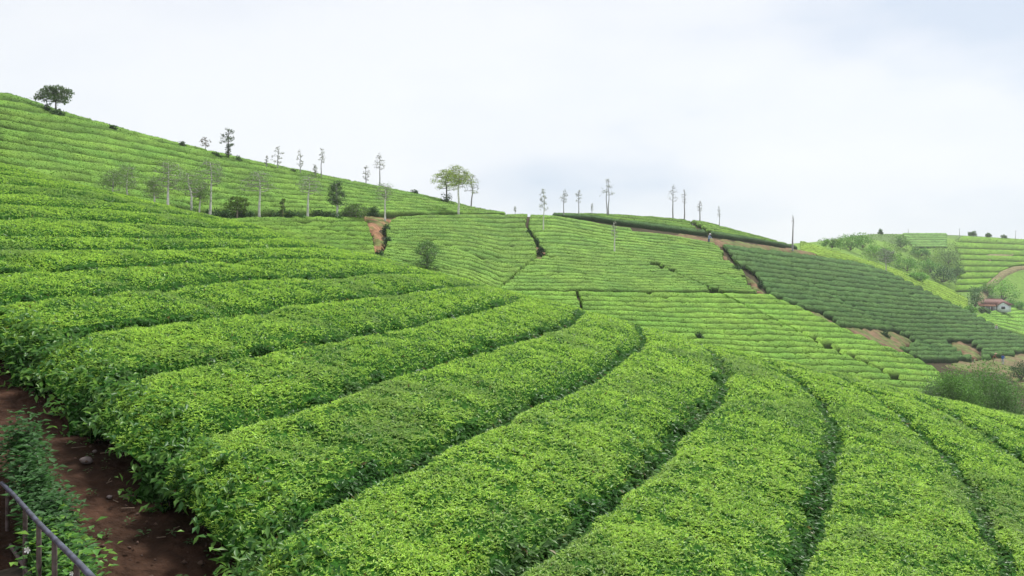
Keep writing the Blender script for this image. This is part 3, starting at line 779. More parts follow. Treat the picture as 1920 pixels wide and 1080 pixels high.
def tree(x, yb, yt, wpx, label, dom='mid', trunk=WHITE, leaf=(0.10, 0.16, 0.05), dens=1.0, clear=0.45, rad_px=2.4, lean=0.0, name='tree', top_round=0.9, nb=9, twig=1.0, cat='tree', leafsize=0.16,
         group=None, forks=1, drop=CAN, flat=0.8, clump_r=0.16, ext=0.0):
    b, mpp = put(x, yb, dom, drop)
    H = (yb - yt) * mpp + drop; Wd = wpx * mpp * 0.5
    rt = max(0.03, rad_px * mpp * 0.5)
    root = empty(name, tuple(b)); tag(root, label, cat, group)
    mt = MB(); n = 9
    tips = []
    for fk in range(forks):
        off = 0 if forks == 1 else (fk - 0.5) * rt * 3
        zz = np.linspace(0, H * 0.93, n); s = zz / H
        px = off * (0.6 + s) + lean * mpp * s + (noise2(s * 4, np.full(n, x * 1.7 + fk), 5) - 0.5) * 0.09 * H * s
        py = (noise2(s * 4, np.full(n, x * 2.3 + fk), 6) - 0.5) * 0.09 * H * s
        tr = np.stack([px, py, zz], -1); tr[0, :2] = (off, 0)
        mt.tube(tr, rt * (1.25 - 0.95 * s), 7, trunk)
        if forks > 1 or True:
            tk = tr
        mb = MB()
        nbk = max(2, nb // forks)
        for i in range(nbk):
            f = clear + (0.95 - clear) * (i + rng.random() * 0.6) / nbk
            p0 = np.array([np.interp(f * H, zz, tk[:, c]) for c in range(3)])
            az = i * 2.4 + rng.random() * 1.2
            # end point on crown envelope
            fe = min(1.0, clear - 0.02 + (1.02 - clear) * ((i + rng.random()) / nbk) ** 0.85); fe = max(fe, f * 0.5 + 0.5 * fe + 0.03); f = min(f, fe - 0.06)
            p0 = np.array([np.interp(f * H, zz, tk[:, c]) for c in range(3)])
            wr = Wd * math.sqrt(max(0.05, 1 - ((fe - (clear + 1) / 2) / ((1 - clear) / 2 + 0.05)) ** 2)) * rng.uniform(0.65, 1.0)
            p1 = np.array([math.cos(az) * wr + tk[-1, 0] * fe, math.sin(az) * wr + tk[-1, 1] * fe, fe * H * (1 - 0.12 * (wr / Wd) ** 2)])
            mdl = (p0 + p1) / 2 + np.array([0, 0, -0.06 * H * (1 - clear)])
            tt = np.linspace(0, 1, 5)[:, None]
            br = (1 - tt) ** 2 * p0 + 2 * tt * (1 - tt) * mdl + tt ** 2 * p1
            mb.tube(br, np.linspace(rt * 0.42, rt * 0.14, 5), 4, np.array(trunk) * 0.8 if trunk is not WHITE else (0.38, 0.35, 0.31))
            tips.append(p1)
            for j in range(int(5 * twig)):
                t0 = rng.uniform(0.35, 1.0); q0 = np.array([np.interp(t0, tt[:, 0], br[:, c]) for c in range(3)])
                dv = rng.normal(size=3); dv[2] = abs(dv[2]) * 0.9 + 0.25; dv /= np.linalg.norm(dv)
                ln = Wd * rng.uniform(0.3, 0.6)
                q1 = q0 + dv * ln; q1[2] = min(q1[2], H * (1.0 - 0.30 * min(1.6, (q1[0] ** 2 + q1[1] ** 2) / Wd ** 2)))
                mb.tube([q0, (q0 + q1) / 2 + rng.normal(size=3) * ln * 0.06, q1], [rt * 0.16, rt * 0.12, rt * 0.06], 3, np.array(GREY), cap=False)
                tips.append(q1)
        bo = mb.build('branches', M_bark, root)
    mt.build('trunk', M_bark, root, True)
    tips.append(tk[-1])
    if dens > 0:
        tips = np.array(tips)
        per = max(2, int(16 * dens))
        crown_leaves(tips, Wd * clump_r * rng.uniform(0.8, 1.6, len(tips)), per, leafsize, leaf, 'crown', root, flat)
    return root
def bush(x, yb, yt, wpx, label, dom='mid', col=(0.05, 0.11, 0.03), name='bush', cat='bush', n=40, group=None, leafsize=0.2, drop=CAN, depth=0.8, per=40, dY=0.0):
    b, mpp = put(x, yb, dom, drop)
    H = (yb - yt) * mpp + drop; Wd = wpx * mpp * 0.5
    root = empty(name, tuple(b)); tag(root, label, cat, group)
    mb = MB(); cs = []
    for i in range(n):
        az = rng.random() * 6.283; rr = math.sqrt(rng.random()) * 0.85
        h = (0.25 + 0.75 * rng.random()) * math.sqrt(1 - rr * rr * 0.9)
        p = np.array([math.cos(az) * rr * Wd, math.sin(az) * rr * Wd * depth, h * H * 0.88])
        cs.append(p)
        if i % 3 == 0: mb.tube([(0, 0, 0), p * 0.5 + rng.normal(size=3) * 0.05 * H, p], [0.04 * H / 2 + 0.02, 0.03, 0.012], 4, DARKB, cap=False)
    mb.build('stems', M_bark, root)
    crown_leaves(cs, max(Wd, H) * 0.2, per, leafsize, col, 'crown', root, 0.8)
    return root

# -- skyline of the left hill
tree(106, 208, 163, 62, 'umbrella crowned tree alone on the high left skyline', trunk=DARKB, leaf=(0.10, 0.17, 0.05), dens=1.9, clear=0.5, rad_px=3.2, lean=-4, nb=14, leafsize=0.2, flat=0.45, clump_r=0.2)
bush(107, 213, 197, 24, 'round dark bush at the foot of the umbrella crowned tree', n=24)
bush(89, 205, 193, 7, 'tiny dark shrub just beside the umbrella crowned tree', n=10)
bush(210, 240, 230, 12, 'small dark shrub on the left skyline by itself', n=12)
bush(341, 271, 264, 12, 'low grey shrub on the skyline before the pinkish bare tree', n=10, col=(0.09, 0.13, 0.07))
tree(385, 281, 256, 20, 'small pinkish bare tree on the left skyline', trunk=GREY, dens=0.25, rad_px=1.4, leaf=(0.2, 0.17, 0.14), nb=8)
bush(405, 290, 283, 22, 'flat green shrub on the skyline beside the ivy wrapped tree', n=14)
t_ = tree(428, 294, 240, 25, 'dark knotty tree with ivy wrapped trunk on the left skyline', trunk=DARKB, leaf=(0.07, 0.11, 0.045), dens=0.9, clear=0.5, rad_px=2.4, nb=7, flat=0.8, clump_r=0.2)
crown_leaves([(0, 0, 0.9 + 0.25 * i) for i in range(6)], 0.35, 60, 0.16, (0.035, 0.07, 0.025), 'ivy', t_)
bush(444, 297, 290, 20, 'low rounded shrub on the skyline behind the ivy wrapped tree', n=14)
for (x, yb, yt, w, lab, dn, rp) in [
    (500, 309, 290, 6, 'thin short sapling on the skyline left of the twiggy bare tree', 0.3, 1.5),
    (521, 313, 275, 19, 'twiggy bare tree, second after the ivy wrapped tree on the skyline', 0.5, 2.0),
    (563, 323, 280, 13, 'slim bare tree with forked tip midway along the left skyline', 0.35, 1.8),
    (591, 328, 309, 8, 'stunted bare sapling beside the tallest slim skyline tree', 0.4, 1.6),
    (603, 331, 277, 13, 'tallest slim bare tree with narrow tuft on the left skyline', 0.35, 2.0),
    (686, 343, 308, 14, 'crooked low bare tree on the skyline before the tufted one', 0.5, 2.0),
    (712, 347, 285, 23, 'tall bare tree with round twig tuft on the left skyline', 0.55, 2.4)]:
    tree(x, yb, yt, w, lab, trunk=GREY, leaf=(0.3, 0.31, 0.24), dens=dn * 0.6, clear=0.6 if yb - yt > 45 else 0.35, rad_px=rp, nb=8, group='bare trees on the left skyline')  # leaf colour paled so the crowns carry painted haze
bush(550, 320, 311, 10, 'small grey green shrub between two slim skyline trees', n=10, col=(0.09, 0.13, 0.06))
bush(777, 362, 351, 11, 'small round shrub on the skyline before the leafy trio', n=12)
# leafy trio
tree(838, 376, 319, 50, 'leafy yellow green tree with low dark foliage, first of the skyline trio', trunk=DARKB, leaf=(0.27, 0.36, 0.05), dens=2.4, clear=0.45, rad_px=3, nb=13, lean=-2, clump_r=0.24, flat=0.5)
bush(837, 378, 357, 26, 'dark leafy undergrowth round the first trunk of the skyline trio', n=22, per=26, col=(0.045, 0.09, 0.035))
tree(859, 398, 312, 56, 'broad yellow green tree with white lower trunk, middle of the skyline trio', trunk=WHITE, leaf=(0.27, 0.36, 0.05), dens=2.4, clear=0.62, rad_px=4, nb=13, lean=3, clump_r=0.24, flat=0.5)
tree(883, 386, 326, 34, 'sparse grey tree leaning away, last of the skyline trio', trunk=GREY, leaf=(0.15, 0.18, 0.10), dens=0.5, clear=0.5, rad_px=2.6, nb=8, lean=4)
# -- white trunked trees along the terrace foot
for (x, yb, yt, w, lab, ln, cl, dn, rp) in [
    (212, 372, 318, 44, 'faint white trunked tree, half sunk behind the near brow', 0, 0.5, 1.2, 2.6),
    (239, 378, 308, 48, 'white trunked tree rising behind the near brow, grey crown', 0, 0.5, 1.3, 3.0),
    (289, 392, 334, 40, 'short white trunked tree in front of the dark thicket', 0, 0.55, 1.1, 3.6),
    (315, 399, 298, 66, 'tall white trunked tree standing on the brow with wide grey crown', 1, 0.55, 1.3, 4.6),
    (362, 398, 318, 62, 'kinked white trunked tree leaning towards the tall one', -8, 0.5, 1.3, 4.4),
    (373, 398, 338, 36, 'thin cream trunked tree close beside the kinked one', 4, 0.5, 1.2, 3.0),
    (394, 399, 296, 58, 'tall straight white trunked tree right of the kinked one', 0, 0.6, 1.3, 4.4),
    (486, 401, 318, 76, 'straight white trunked tree with very wide grey crown over the terrace', 0, 0.6, 1.3, 4.4),
    (577, 401, 326, 56, 'white trunked tree between the wide crowned and dark crowned ones', 0, 0.6, 1.1, 4.0),
    (722, 408, 343, 42, 'white trunked tree standing in the orange soil', 0, 0.6, 0.9, 3.4)]:
    tree(x, yb, yt, w, lab, trunk=WHITE, leaf=(0.20, 0.32, 0.10), dens=dn * 0.8, clear=cl, rad_px=rp, nb=15, lean=ln, clump_r=0.3, leafsize=0.11, group='white trunked trees along the terrace')
tree(633, 401, 340, 34, 'white trunked tree with the densest dark green crown', trunk=WHITE, leaf=(0.06, 0.12, 0.04), dens=2.2, clear=0.35, rad_px=4, nb=14, clump_r=0.28, leafsize=0.13)
tree(445, 401, 369, 40, 'low spreading leafy tree on the orange bank', trunk=(0.35, 0.3, 0.22), leaf=(0.13, 0.22, 0.04), dens=1.8, clear=0.4, rad_px=3, nb=10, clump_r=0.22, flat=0.5)
tree(531, 402, 372, 12, 'small broken sapling on the terrace between white trunks', trunk=(0.3, 0.28, 0.15), leaf=(0.15, 0.24, 0.05), dens=0.9, clear=0.3, rad_px=2.4, nb=6)
tree(668, 406, 384, 46, 'low leafy shrub tree at the head of the orange gully', trunk=(0.4, 0.35, 0.28), leaf=(0.13, 0.23, 0.05), dens=1.6, clear=0.35, rad_px=2.6, nb=11, clump_r=0.25, flat=0.5)
bush(701, 399, 384, 28, 'dark green bush above the orange gully', n=20, col=(0.05, 0.12, 0.035))
for x, w, h, lab in [(330, 60, 18, 'dark thicket under the first tall white trunk'), (408, 40, 16, 'dark thicket behind the tall straight white trunk'), (455, 36, 14, 'dark thicket behind the low spreading leafy tree'),
                     (530, 60, 12, 'dark thicket along the terrace behind the broken sapling'), (606, 52, 13, 'dark thicket behind the densest crowned tree'), (660, 36, 13, 'dark thicket left of the gully head')]:
    bush(x, lin([(300, 398), (400, 399), (700, 400)], x), lin([(300, 398), (400, 399), (700, 400)], x) - h * 0.6, w * 1.5, lab, n=44, per=30, col=(0.06, 0.14, 0.04), depth=0.3, group='thickets under the left hill')
tree(800, 501, 452, 46, 'dense bushy tree standing alone in the hedges right of the gully', trunk=DARKB, leaf=(0.12, 0.24, 0.06), dens=1.7, clear=0.12, rad_px=3.2, nb=16, clump_r=0.24, leafsize=0.13)
# -- middle ridge
for (x, yb, yt, w, lab, dn, rp, tc_, fk) in [
    (966, 400, 386, 5, 'faint short stick of a tree where the two ridges meet', 0.1, 1.2, GREY, 1),
    (1019, 431, 352, 19, 'slender tree rooted below the ridge with feathery grey crown', 1.0, 2.2, WHITE, 1),
    (1057, 402, 355, 17, 'fine bare tree with round tuft right of the feathery one', 0.6, 1.8, GREY, 1),
    (1085, 402, 355, 15, 'fine bare tree, third along the middle ridge', 0.6, 1.8, GREY, 1),
    (1110, 401, 380, 7, 'faint little sapling left of the twin trunked tree', 0.3, 1.2, GREY, 1),
    (1140, 402, 334, 25, 'twin trunked tall tree with round tuft on the middle ridge', 0.9, 2.0, GREY, 2),
    (1152, 469, 414, 14, 'slim white trunked tree alone on the broad middle slope', 0.6, 2.6, WHITE, 1),
    (1262, 407, 342, 21, 'tall bare tree with open forked top, left of a close pair', 0.3, 2.4, GREY, 1),
    (1283, 410, 350, 12, 'thin bare pole like tree, right of a close pair', 0.2, 2.4, GREY, 1),
    (1312, 413, 373, 11, 'short leafless tree with hooked tip on the falling ridge', 0.35, 2.4, GREY, 1),
    (1349, 424, 384, 6, 'very thin faint tree on the falling ridge', 0.2, 1.4, GREY, 1)]:
    tree(x, yb, yt, w, lab, trunk=tc_, leaf=(0.3, 0.32, 0.24), dens=dn * 0.6, clear=0.55, rad_px=rp, nb=9, forks=fk, leafsize=0.13, group='slender trees on the middle ridge')  # haze put into the pale leaf colour here too
tree(1486, 466, 400, 8, 'bare broken trunk standing alone at the end of the ridge', trunk=GREY, dens=0.0, clear=0.8, rad_px=3.0, nb=5, twig=0.4)
bush(1013, 470, 463, 10, 'dark bush over the orange step in the crooked gap', n=14, col=(0.03, 0.07, 0.025))
for (x, y, w, lab) in [(992, 432, 7, 'dark shrub high in the crooked gap'), (1006, 450, 6, 'dark shrub midway in the crooked gap'), (1092, 582, 16, 'dark shrub in the short furrow below the long one'),
                       (1312, 628, 20, 'dark hollow bush at the brow in the bright hedges'), (712, 474, 18, 'dark bush at the foot of the orange gully'), (727, 447, 14, 'dark bush on the right bank of the orange gully'),
                       (724, 424, 14, 'dark bush at the upper right bank of the gully'), (1380, 500, 16, 'dark bush beside the steep track'), (1425, 530, 12, 'dark bush on the far bank of the steep track'), (1660, 622, 20, 'dark bush in the lower clearing')]:
    bush(x, y + 3, y - 5, w, lab, n=16, per=30, col=(0.05, 0.12, 0.035), depth=0.6)
# big bush cluster behind the brow at right
bush(1790, 792, 683, 110, 'big feathery green bush behind the brow, lighter middle part', n=110, per=110, leafsize=0.17, col=(0.13, 0.29, 0.045), drop=0.3)
bush(1855, 800, 668, 116, 'big dense bush behind the brow, tallest right part', n=110, per=110, leafsize=0.17, col=(0.11, 0.25, 0.045), drop=0.3)
bush(1740, 770, 706, 56, 'low grey green shrub at the left foot of the big bush', n=40, per=50, leafsize=0.16, col=(0.13, 0.22, 0.085), drop=0.3)
bush(1915, 706, 676, 40, 'dark rounded hedge bush beside the valley road', n=30, per=50, leafsize=0.18, col=(0.05, 0.12, 0.04), drop=0.4)
# -- far hill vegetation
FT = [
 (1560, 462, 445, 44, (0.11, 0.19, 0.06), 'scrub bush at the left end of the far hill'), (1595, 466, 436, 50, (0.09, 0.17, 0.055), 'rounded scrub bush on the far hill shoulder'),
 (1618, 462, 433, 36, (0.10, 0.18, 0.05), 'scrub bush on the far skyline left of a dark dot tree'), (1640, 478, 456, 50, (0.12, 0.21, 0.06), 'pale scrub in the hollow of the far hill'),
 (1668, 490, 464, 44, (0.10, 0.18, 0.05), 'green scrub above the yellow green slope'), (1700, 505, 480, 50, (0.09, 0.17, 0.05), 'green scrub right of the grey bare tree'),
 (1690, 462, 440, 22, (0.08, 0.14, 0.055), 'narrow dark shrub along the square far field'), (1725, 478, 462, 40, (0.07, 0.14, 0.05), 'dark shrub under the square far field'),
 (1745, 508, 482, 44, (0.08, 0.16, 0.055), 'mixed shrub left of the dark tree clump'), (1778, 492, 462, 38, (0.10, 0.14, 0.08), 'grey leaved tree top of the dark clump'),
 (1768, 526, 494, 52, (0.035, 0.075, 0.04), 'darkest tree clump at the foot of the far hill'), (1795, 515, 492, 26, (0.06, 0.11, 0.05), 'dark tree at the right of the clump'),
 (1720, 525, 508, 44, (0.10, 0.19, 0.055), 'low green scrub below the dark clump'), (1880, 560, 516, 64, (0.11, 0.21, 0.055), 'grassy mound of shrubs above the white house'),
 (1829, 572, 532, 24, (0.07, 0.12, 0.07), 'grey green tree left of the white house'), (1850, 548, 528, 26, (0.13, 0.21, 0.07), 'pale shrub between grey tree and mound'),
 (1812, 590, 570, 40, (0.09, 0.17, 0.05), 'green shrub row left of the white house'), (1905, 575, 560, 34, (0.10, 0.2, 0.05), 'green shrub right of the white house'),
 (1820, 440, 434, 10, (0.06, 0.1, 0.05), 'tiny dark shrub on the far skyline, first of three'), (1825, 441, 432, 12, (0.06, 0.1, 0.05), 'dark round shrub on the far skyline, biggest of three'),
 (1853, 443, 435, 10, (0.06, 0.1, 0.05), 'dark round shrub on the far skyline, middle of three'), (1882, 446, 439, 10, (0.07, 0.11, 0.055), 'dark round shrub on the far skyline, last of three'),
 (1651, 437, 429, 9, (0.05, 0.09, 0.05), 'dark dot of a tree on the far skyline')]
for (x, yb, yt, w, c_, lab) in FT:
    bush(x, yb, yt, w, lab, dom='far', col=(c_[0] * 1.5, c_[1] * 1.8, c_[2] * 0.95), n=int(14 + w * 0.5), per=30, leafsize=0.45, group='shrubs on the far hill', drop=0.5)
tree(1661, 512, 466, 40, 'grey bare tree on the yellow green slope', dom='far', trunk=(0.45, 0.42, 0.4), leaf=(0.16, 0.2, 0.13), dens=0.6, clear=0.5, rad_px=2.0, nb=12, leafsize=0.3)
tree(1590, 492, 485, 2, 'short dark post on the yellow green slope', dom='far', trunk=DARKB, dens=0, clear=0.9, rad_px=1.2, nb=2, twig=0, name='post', cat='post')
for x, yb, yt, lab in [(1703, 436, 428, 'faint pole on the far skyline, leftmost'), (1799, 440, 427, 'faint pole over the corner of the square field'), (1904, 446, 431, 'faint pole at the right end of the skyline')]:
    tree(x, yb, yt, 4, lab, dom='far', trunk=GREY, dens=0, clear=0.8, rad_px=1.0, nb=3, twig=0.3, name='dead_tree')
# scrub texture over the wild part of the far hill
sx_, sy_, cols_ = [], [], []
scr = []
while len(scr) < 300:
    x = rng.uniform(1535, 1800); y = rng.uniform(440, 530)
    X, Y, Z, s = hit(x, y, 'far')
    if Y < 246 or not s: continue
    if inside([(1692, 434), (1800, 434), (1778, 462), (1712, 462)], x, y): continue
    scr.append((X, Y, Z - CAN + rng.uniform(0.1, 1.2)))
sc_o = crown_leaves(scr, 1.1, 26, 0.5, (0.17, 0.29, 0.06), 'scrub', None)
tag(sc_o, 'rough scrub covering the wild part of the far hill', kind='stuff')
vg = []
while len(vg) < 150:
    x = rng.uniform(1735, 1990); y = rng.uniform(690, 790)
    if inside(SOIL['valley_road'][1], x, y) or x > 1990 - (790 - y) * 0: continue
    X, Y, Z, s = hit(x, y, 'mid'); vg.append((X, Y, Z - CAN + rng.uniform(0.05, 0.35)))
tag(crown_leaves(vg, 0.7, 60, 0.2, (0.12, 0.2, 0.05), 'scrub', None), 'low rough growth round the big bush in the valley', kind='stuff')
# brown track on the far hill
def track(name, pl, dom, w, col, lift=0.25):
    P = np.array([hit(x, y, dom)[:3] for x, y in pl])
    t = np.linspace(0, len(P) - 1, 50); P = np.stack([np.interp(t, np.arange(len(P)), P[:, c]) for c in range(3)], -1)
    T = np.gradient(P[:, :2], axis=0); T /= np.linalg.norm(T, axis=1)[:, None]; S = np.stack([-T[:, 1], T[:, 0]], -1)
    V = []
    for k in (-1.3, -1, -0.3, 0.3, 1, 1.3):
        q = P[:, :2] + S * k * w * (0.8 + 0.4 * noise2(t, t * 0 + k, 4))[:, None]
        z = mid_z(q[:, 0], q[:, 1]) - CAN + (lift if abs(k) < 1.2 else -0.3)
        V.append(np.c_[q, z])
    V = np.stack(V, 1)
    tag(mesh_np(name, V.reshape(-1, 3), grid_faces(50, 6), M_soil, None, np.array(col), True), kind='structure')
track('dirt_track', [(1838, 560), (1845, 545), (1858, 530), (1880, 510), (1905, 500), (1940, 497)], 'far', 1.0, (0.22, 0.20, 0.10), 0.5)
track('dirt_bank', [(1845, 483), (1870, 477), (1895, 473)], 'far', 1.6, (0.26, 0.22, 0.13), 0.7)

# ------------------------------------------------------------------ white house
M_wall = material('white_wall', 0.8, attr=False, base=(0.74, 0.77, 0.82), noise=[(0.8, g3(0.85), g3(1.05))])
M_roof = material('brown_tiles', 0.8, attr=True, noise=[(2.5, g3(0.7), g3(1.25))], bump=(4, 0.5, 0.1))
M_dark = material('dark_opening', 0.4, attr=False, base=(0.03, 0.035, 0.04))
b, mpp = put(1861, 577, 'far')
b[2] += 0.25
hs = empty('house', tuple(b), R(-12)); hs.scale = (0.88, 0.88, 0.8); tag(hs, 'small white walled house with brown tiled hip roof in the valley', 'house')
m = MB(); m.box((-4.6, -2.6, -0.6), (4.9, 2.8, 2.25)); m.build('wall', M_wall, hs)
m = MB()
V = [(-5.3,-3.3,2.1),(5.6,-3.3,2.1),(5.6,3.5,2.1),(-5.3,3.5,2.1),(-2.2,0,4.2),(2.8,0,4.2),
     (-5.3,-3.3,2.28),(5.6,-3.3,2.28),(5.6,3.5,2.28),(-5.3,3.5,2.28)]
m.add(V, [(6,7,5,4),(8,9,4,5),(0,3,2,1),(0,1,7,6),(1,2,8,7),(2,3,9,8),(3,0,6,9)], (0.17, 0.075, 0.06))
m.add(V, [(7,8,5),(9,6,4)], (0.19, 0.08, 0.06))
m.build('roof', M_roof, hs)
m = MB(); m.tube([(-2.2, 0, 4.24), (2.8, 0, 4.24)], 0.13, 6, (0.2, 0.09, 0.07)); m.build('ridge_cap', M_roof, hs)
w = MB()
w.box((0.1, -4.3, -0.6), (3.5, -2.6, 2.0)); w.add([(0.1,-4.3,2.0),(3.5,-4.3,2.0),(1.8,-4.3,3.15)], [(0,1,2)])
w.build('gable_wall', M_wall, hs)
w = MB()
w.add([(-0.25,-4.5,1.82),(1.8,-4.5,3.3),(1.8,-1.0,3.3),(-0.25,-1.0,1.82),(-0.25,-4.5,1.94),(1.8,-4.5,3.42),(1.8,-1.0,3.42),(-0.25,-1.0,1.94)], [(0,3,2,1),(4,5,6,7),(0,1,5,4),(3,0,4,7),(2,3,7,6)], (0.16, 0.07, 0.06))
w.add([(3.85,-4.5,1.82),(1.8,-4.5,3.3),(1.8,-1.0,3.3),(3.85,-1.0,1.82),(3.85,-4.5,1.94),(1.8,-4.5,3.42),(1.8,-1.0,3.42),(3.85,-1.0,1.94)], [(0,1,2,3),(7,6,5,4),(4,5,1,0),(7,4,0,3),(6,7,3,2)], (0.16, 0.07, 0.06))
w.build('gable_roof', M_roof, hs)
w = MB(); w.add([(-5.6,-4.4,1.75),(-0.4,-4.4,1.75),(-0.4,-2.0,2.75),(-5.6,-2.0,2.75),(-5.6,-4.4,1.63),(-0.4,-4.4,1.63),(-0.4,-2.0,2.6),(-5.6,-2.0,2.6)], [(0,1,2,3),(4,7,6,5),(0,4,5,1),(1,5,6,2),(0,3,7,4)], (0.33, 0.16, 0.10)); w.build('porch_roof', M_roof, hs)
for xx in (-5.3, -3.7, -2.1, -0.6):
    w = MB(); w.box((xx - 0.09, -4.2, -0.6), (xx + 0.09, -4.02, 1.7)); w.build('post', M_wall, hs)
for xx, ww, z0, z1, yy in ((-3.6, 1.0, 0.7, 1.7, -2.62), (-1.4, 0.9, -0.4, 1.7, -2.62), (1.8, 1.2, 0.6, 1.6, -4.32)):
    w = MB(); w.box((xx - ww / 2, yy - 0.05, z0), (xx + ww / 2, yy + 0.05, z1)); w.build('window' if z0 > 0 else 'door', M_dark, hs)

bush(1846, 584, 574, 22, 'leafy bush in front of the white house porch', dom='far', col=(0.10, 0.2, 0.05), n=20, leafsize=0.4, drop=0.5)
# ------------------------------------------------------------------ people (small, waist deep in the tea or on the road)
M_cloth = material('cloth', 0.9, noise=[(8, g3(0.85), g3(1.1))])
def person(x, y, dom, label, shirt, legs, hat=None, sink=0.0, bend=0.2, face=0.0, load=None):
    b, mpp = put(x, y, dom, CAN)
    b[2] += -sink
    root = empty('person', tuple(b), face); tag(root, label, 'person')
    me = bpy.data.meshes.new('body')
    J = {'pelvis': (0, 0, 0.92, .15, .12), 'waist': (0, -.04 * bend, 1.08, .135, .1), 'chest': (0, -.3 * bend, 1.32, .17, .12), 'neck': (0, -.45 * bend, 1.5, .055, .055), 'head': (0, -.52 * bend, 1.62, .095, .1), 'crown': (0, -.54 * bend, 1.7, .08, .085)}
    names = list(J); vs = [J[k][:3] for k in names]; rs = [J[k][3:] for k in names]
    ed = [(0, 1), (1, 2), (2, 3), (3, 4), (4, 5)]
    for s in (-1, 1):
        base_i = len(vs)
        vs += [(s * .19, -.3 * bend, 1.40), (s * .26, -.3 * bend - .08, 1.14), (s * .22, -.3 * bend - .3, 1.0), (s * .2, -.3 * bend - .4, 1.02)]
        rs += [(.07, .07), (.05, .05), (.038, .038), (.045, .025)]
        ed += [(2, base_i), (base_i, base_i + 1), (base_i + 1, base_i + 2), (base_i + 2, base_i + 3)]
        base_i = len(vs)
        vs += [(s * .1, 0, .82), (s * .11, -.03, .47), (s * .11, .02, .08), (s * .12, -.12, .04)]
        rs += [(.1, .1), (.07, .07), (.05, .05), (.05, .035)]
        ed += [(0, base_i), (base_i, base_i + 1), (base_i + 1, base_i + 2), (base_i + 2, base_i + 3)]
    me.from_pydata(vs, ed, [])
    o = bpy.data.objects.new('body', me); sc.collection.objects.link(o); o.parent = root
    sk = o.modifiers.new('skin', 'SKIN')
    for i, r_ in enumerate(rs): me.skin_vertices[0].data[i].radius = r_
    me.skin_vertices[0].data[0].use_root = True
    ss = o.modifiers.new('sub', 'SUBSURF'); ss.levels = 1; ss.render_levels = 1
    mt = material('clothed_body', 0.85, attr=False, base=shirt)
    t = mt.node_tree; ge = t.nodes.new('ShaderNodeTexCoord'); sp = t.nodes.new('ShaderNodeSeparateXYZ'); t.links.new(ge.outputs['Object'], sp.inputs[0])
    rp = t.nodes.new('ShaderNodeValToRGB'); rp.color_ramp.interpolation = 'CONSTANT'
    mrn = t.nodes.new('ShaderNodeMapRange'); mrn.inputs['From Max'].default_value = 2.0; t.links.new(sp.outputs['Z'], mrn.inputs['Value']); t.links.new(mrn.outputs[0], rp.inputs[0])
    rp.color_ramp.elements[0].color = (*legs, 1); rp.color_ramp.elements[1].position = 0.47; rp.color_ramp.elements[1].color = (*shirt, 1)
    e2 = rp.color_ramp.elements.new(0.75); e2.color = (0.30, 0.16, 0.10, 1)
    bs = [n_ for n_ in t.nodes if n_.type == 'BSDF_PRINCIPLED'][0]; t.links.new(rp.outputs[0], bs.inputs['Base Color'])
    me.materials.append(mt)
    hd = J['head']
    if hat:
        mh = MB(); n = 14; th = np.arange(n) * 2 * math.pi / n
        for r0, z0, r1, z1 in ((0.24, 1.69, 0.11, 1.72), (0.11, 1.72, 0.08, 1.82)):
            V = np.vstack([np.c_[r0 * np.cos(th), r0 * np.sin(th) + hd[1], th * 0 + z0], np.c_[r1 * np.cos(th), r1 * np.sin(th) + hd[1], th * 0 + z1]])
            mh.add(V, [(i, (i + 1) % n, n + (i + 1) % n, n + i) for i in range(n)], hat)
        mh.add(np.vstack([np.c_[0.08 * np.cos(th), 0.08 * np.sin(th) + hd[1], th * 0 + 1.82], [[0, hd[1], 1.84]]]), [(i, (i + 1) % n, n) for i in range(n)], hat)
        mh.build('hat', M_cloth, root)
    else:
        mh = MB(); n = 10
        for k in range(4):
            pass
        th = np.arange(n) * 2 * math.pi / n; ph = np.linspace(0.1, 1.5, 4)
        V = np.array([[0.108 * math.cos(a) * math.sin(p_), 0.108 * math.sin(a) * math.sin(p_) + hd[1] + 0.02, 1.66 + 0.11 * math.cos(p_)] for p_ in ph for a in th])
        mh.add(V, [(k * n + i, k * n + (i + 1) % n, (k + 1) * n + (i + 1) % n, (k + 1) * n + i) for k in range(3) for i in range(n)], (0.02, 0.018, 0.016))
        mh.build('hair', M_cloth, root)
    if load:
        s_ = tag(empty('sack', (b[0], b[1] + 0.3, b[2] + 1.15)), load[1], 'sack')
        ml = MB(); n = 10; th = np.arange(n) * 2 * math.pi / n
        lv = [(0.05, -0.28), (0.22, -0.22), (0.28, 0.0), (0.24, 0.2), (0.1, 0.3), (0.02, 0.32)]
        V = np.array([[r_ * math.cos(a), r_ * math.sin(a), z_] for r_, z_ in lv for a in th])
        ml.add(V, [(k * n + i, k * n + (i + 1) % n, (k + 1) * n + (i + 1) % n, (k + 1) * n + i) for k in range(5) for i in range(n)], load[0])
        ml.build('sack_cloth', M_cloth, s_)
    return root
person(1329, 452, 'mid', 'person in white hat and blue top on the ridge track', (0.30, 0.38, 0.62), (0.1, 0.12, 0.2), hat=(0.85, 0.85, 0.88), sink=-0.3, bend=0.5, face=0.6)
person(1880, 678, 'mid', 'person in blue shirt walking on the valley road', (0.05, 0.13, 0.42), (0.5, 0.52, 0.55), sink=-0.3, face=2.0)
person(1862, 676, 'mid', 'person in brown clothes beside the one in blue', (0.24, 0.10, 0.06), (0.2, 0.13, 0.09), hat=(0.5, 0.36, 0.25), sink=-0.3, bend=0.7, face=1.0)
person(1868, 616, 'mid', 'tea picker with brown hat and white sleeves in the dark hedges', (0.7, 0.68, 0.66), (0.2, 0.1, 0.08), hat=(0.42, 0.2, 0.13), sink=0.1, bend=0.6, face=-0.5)

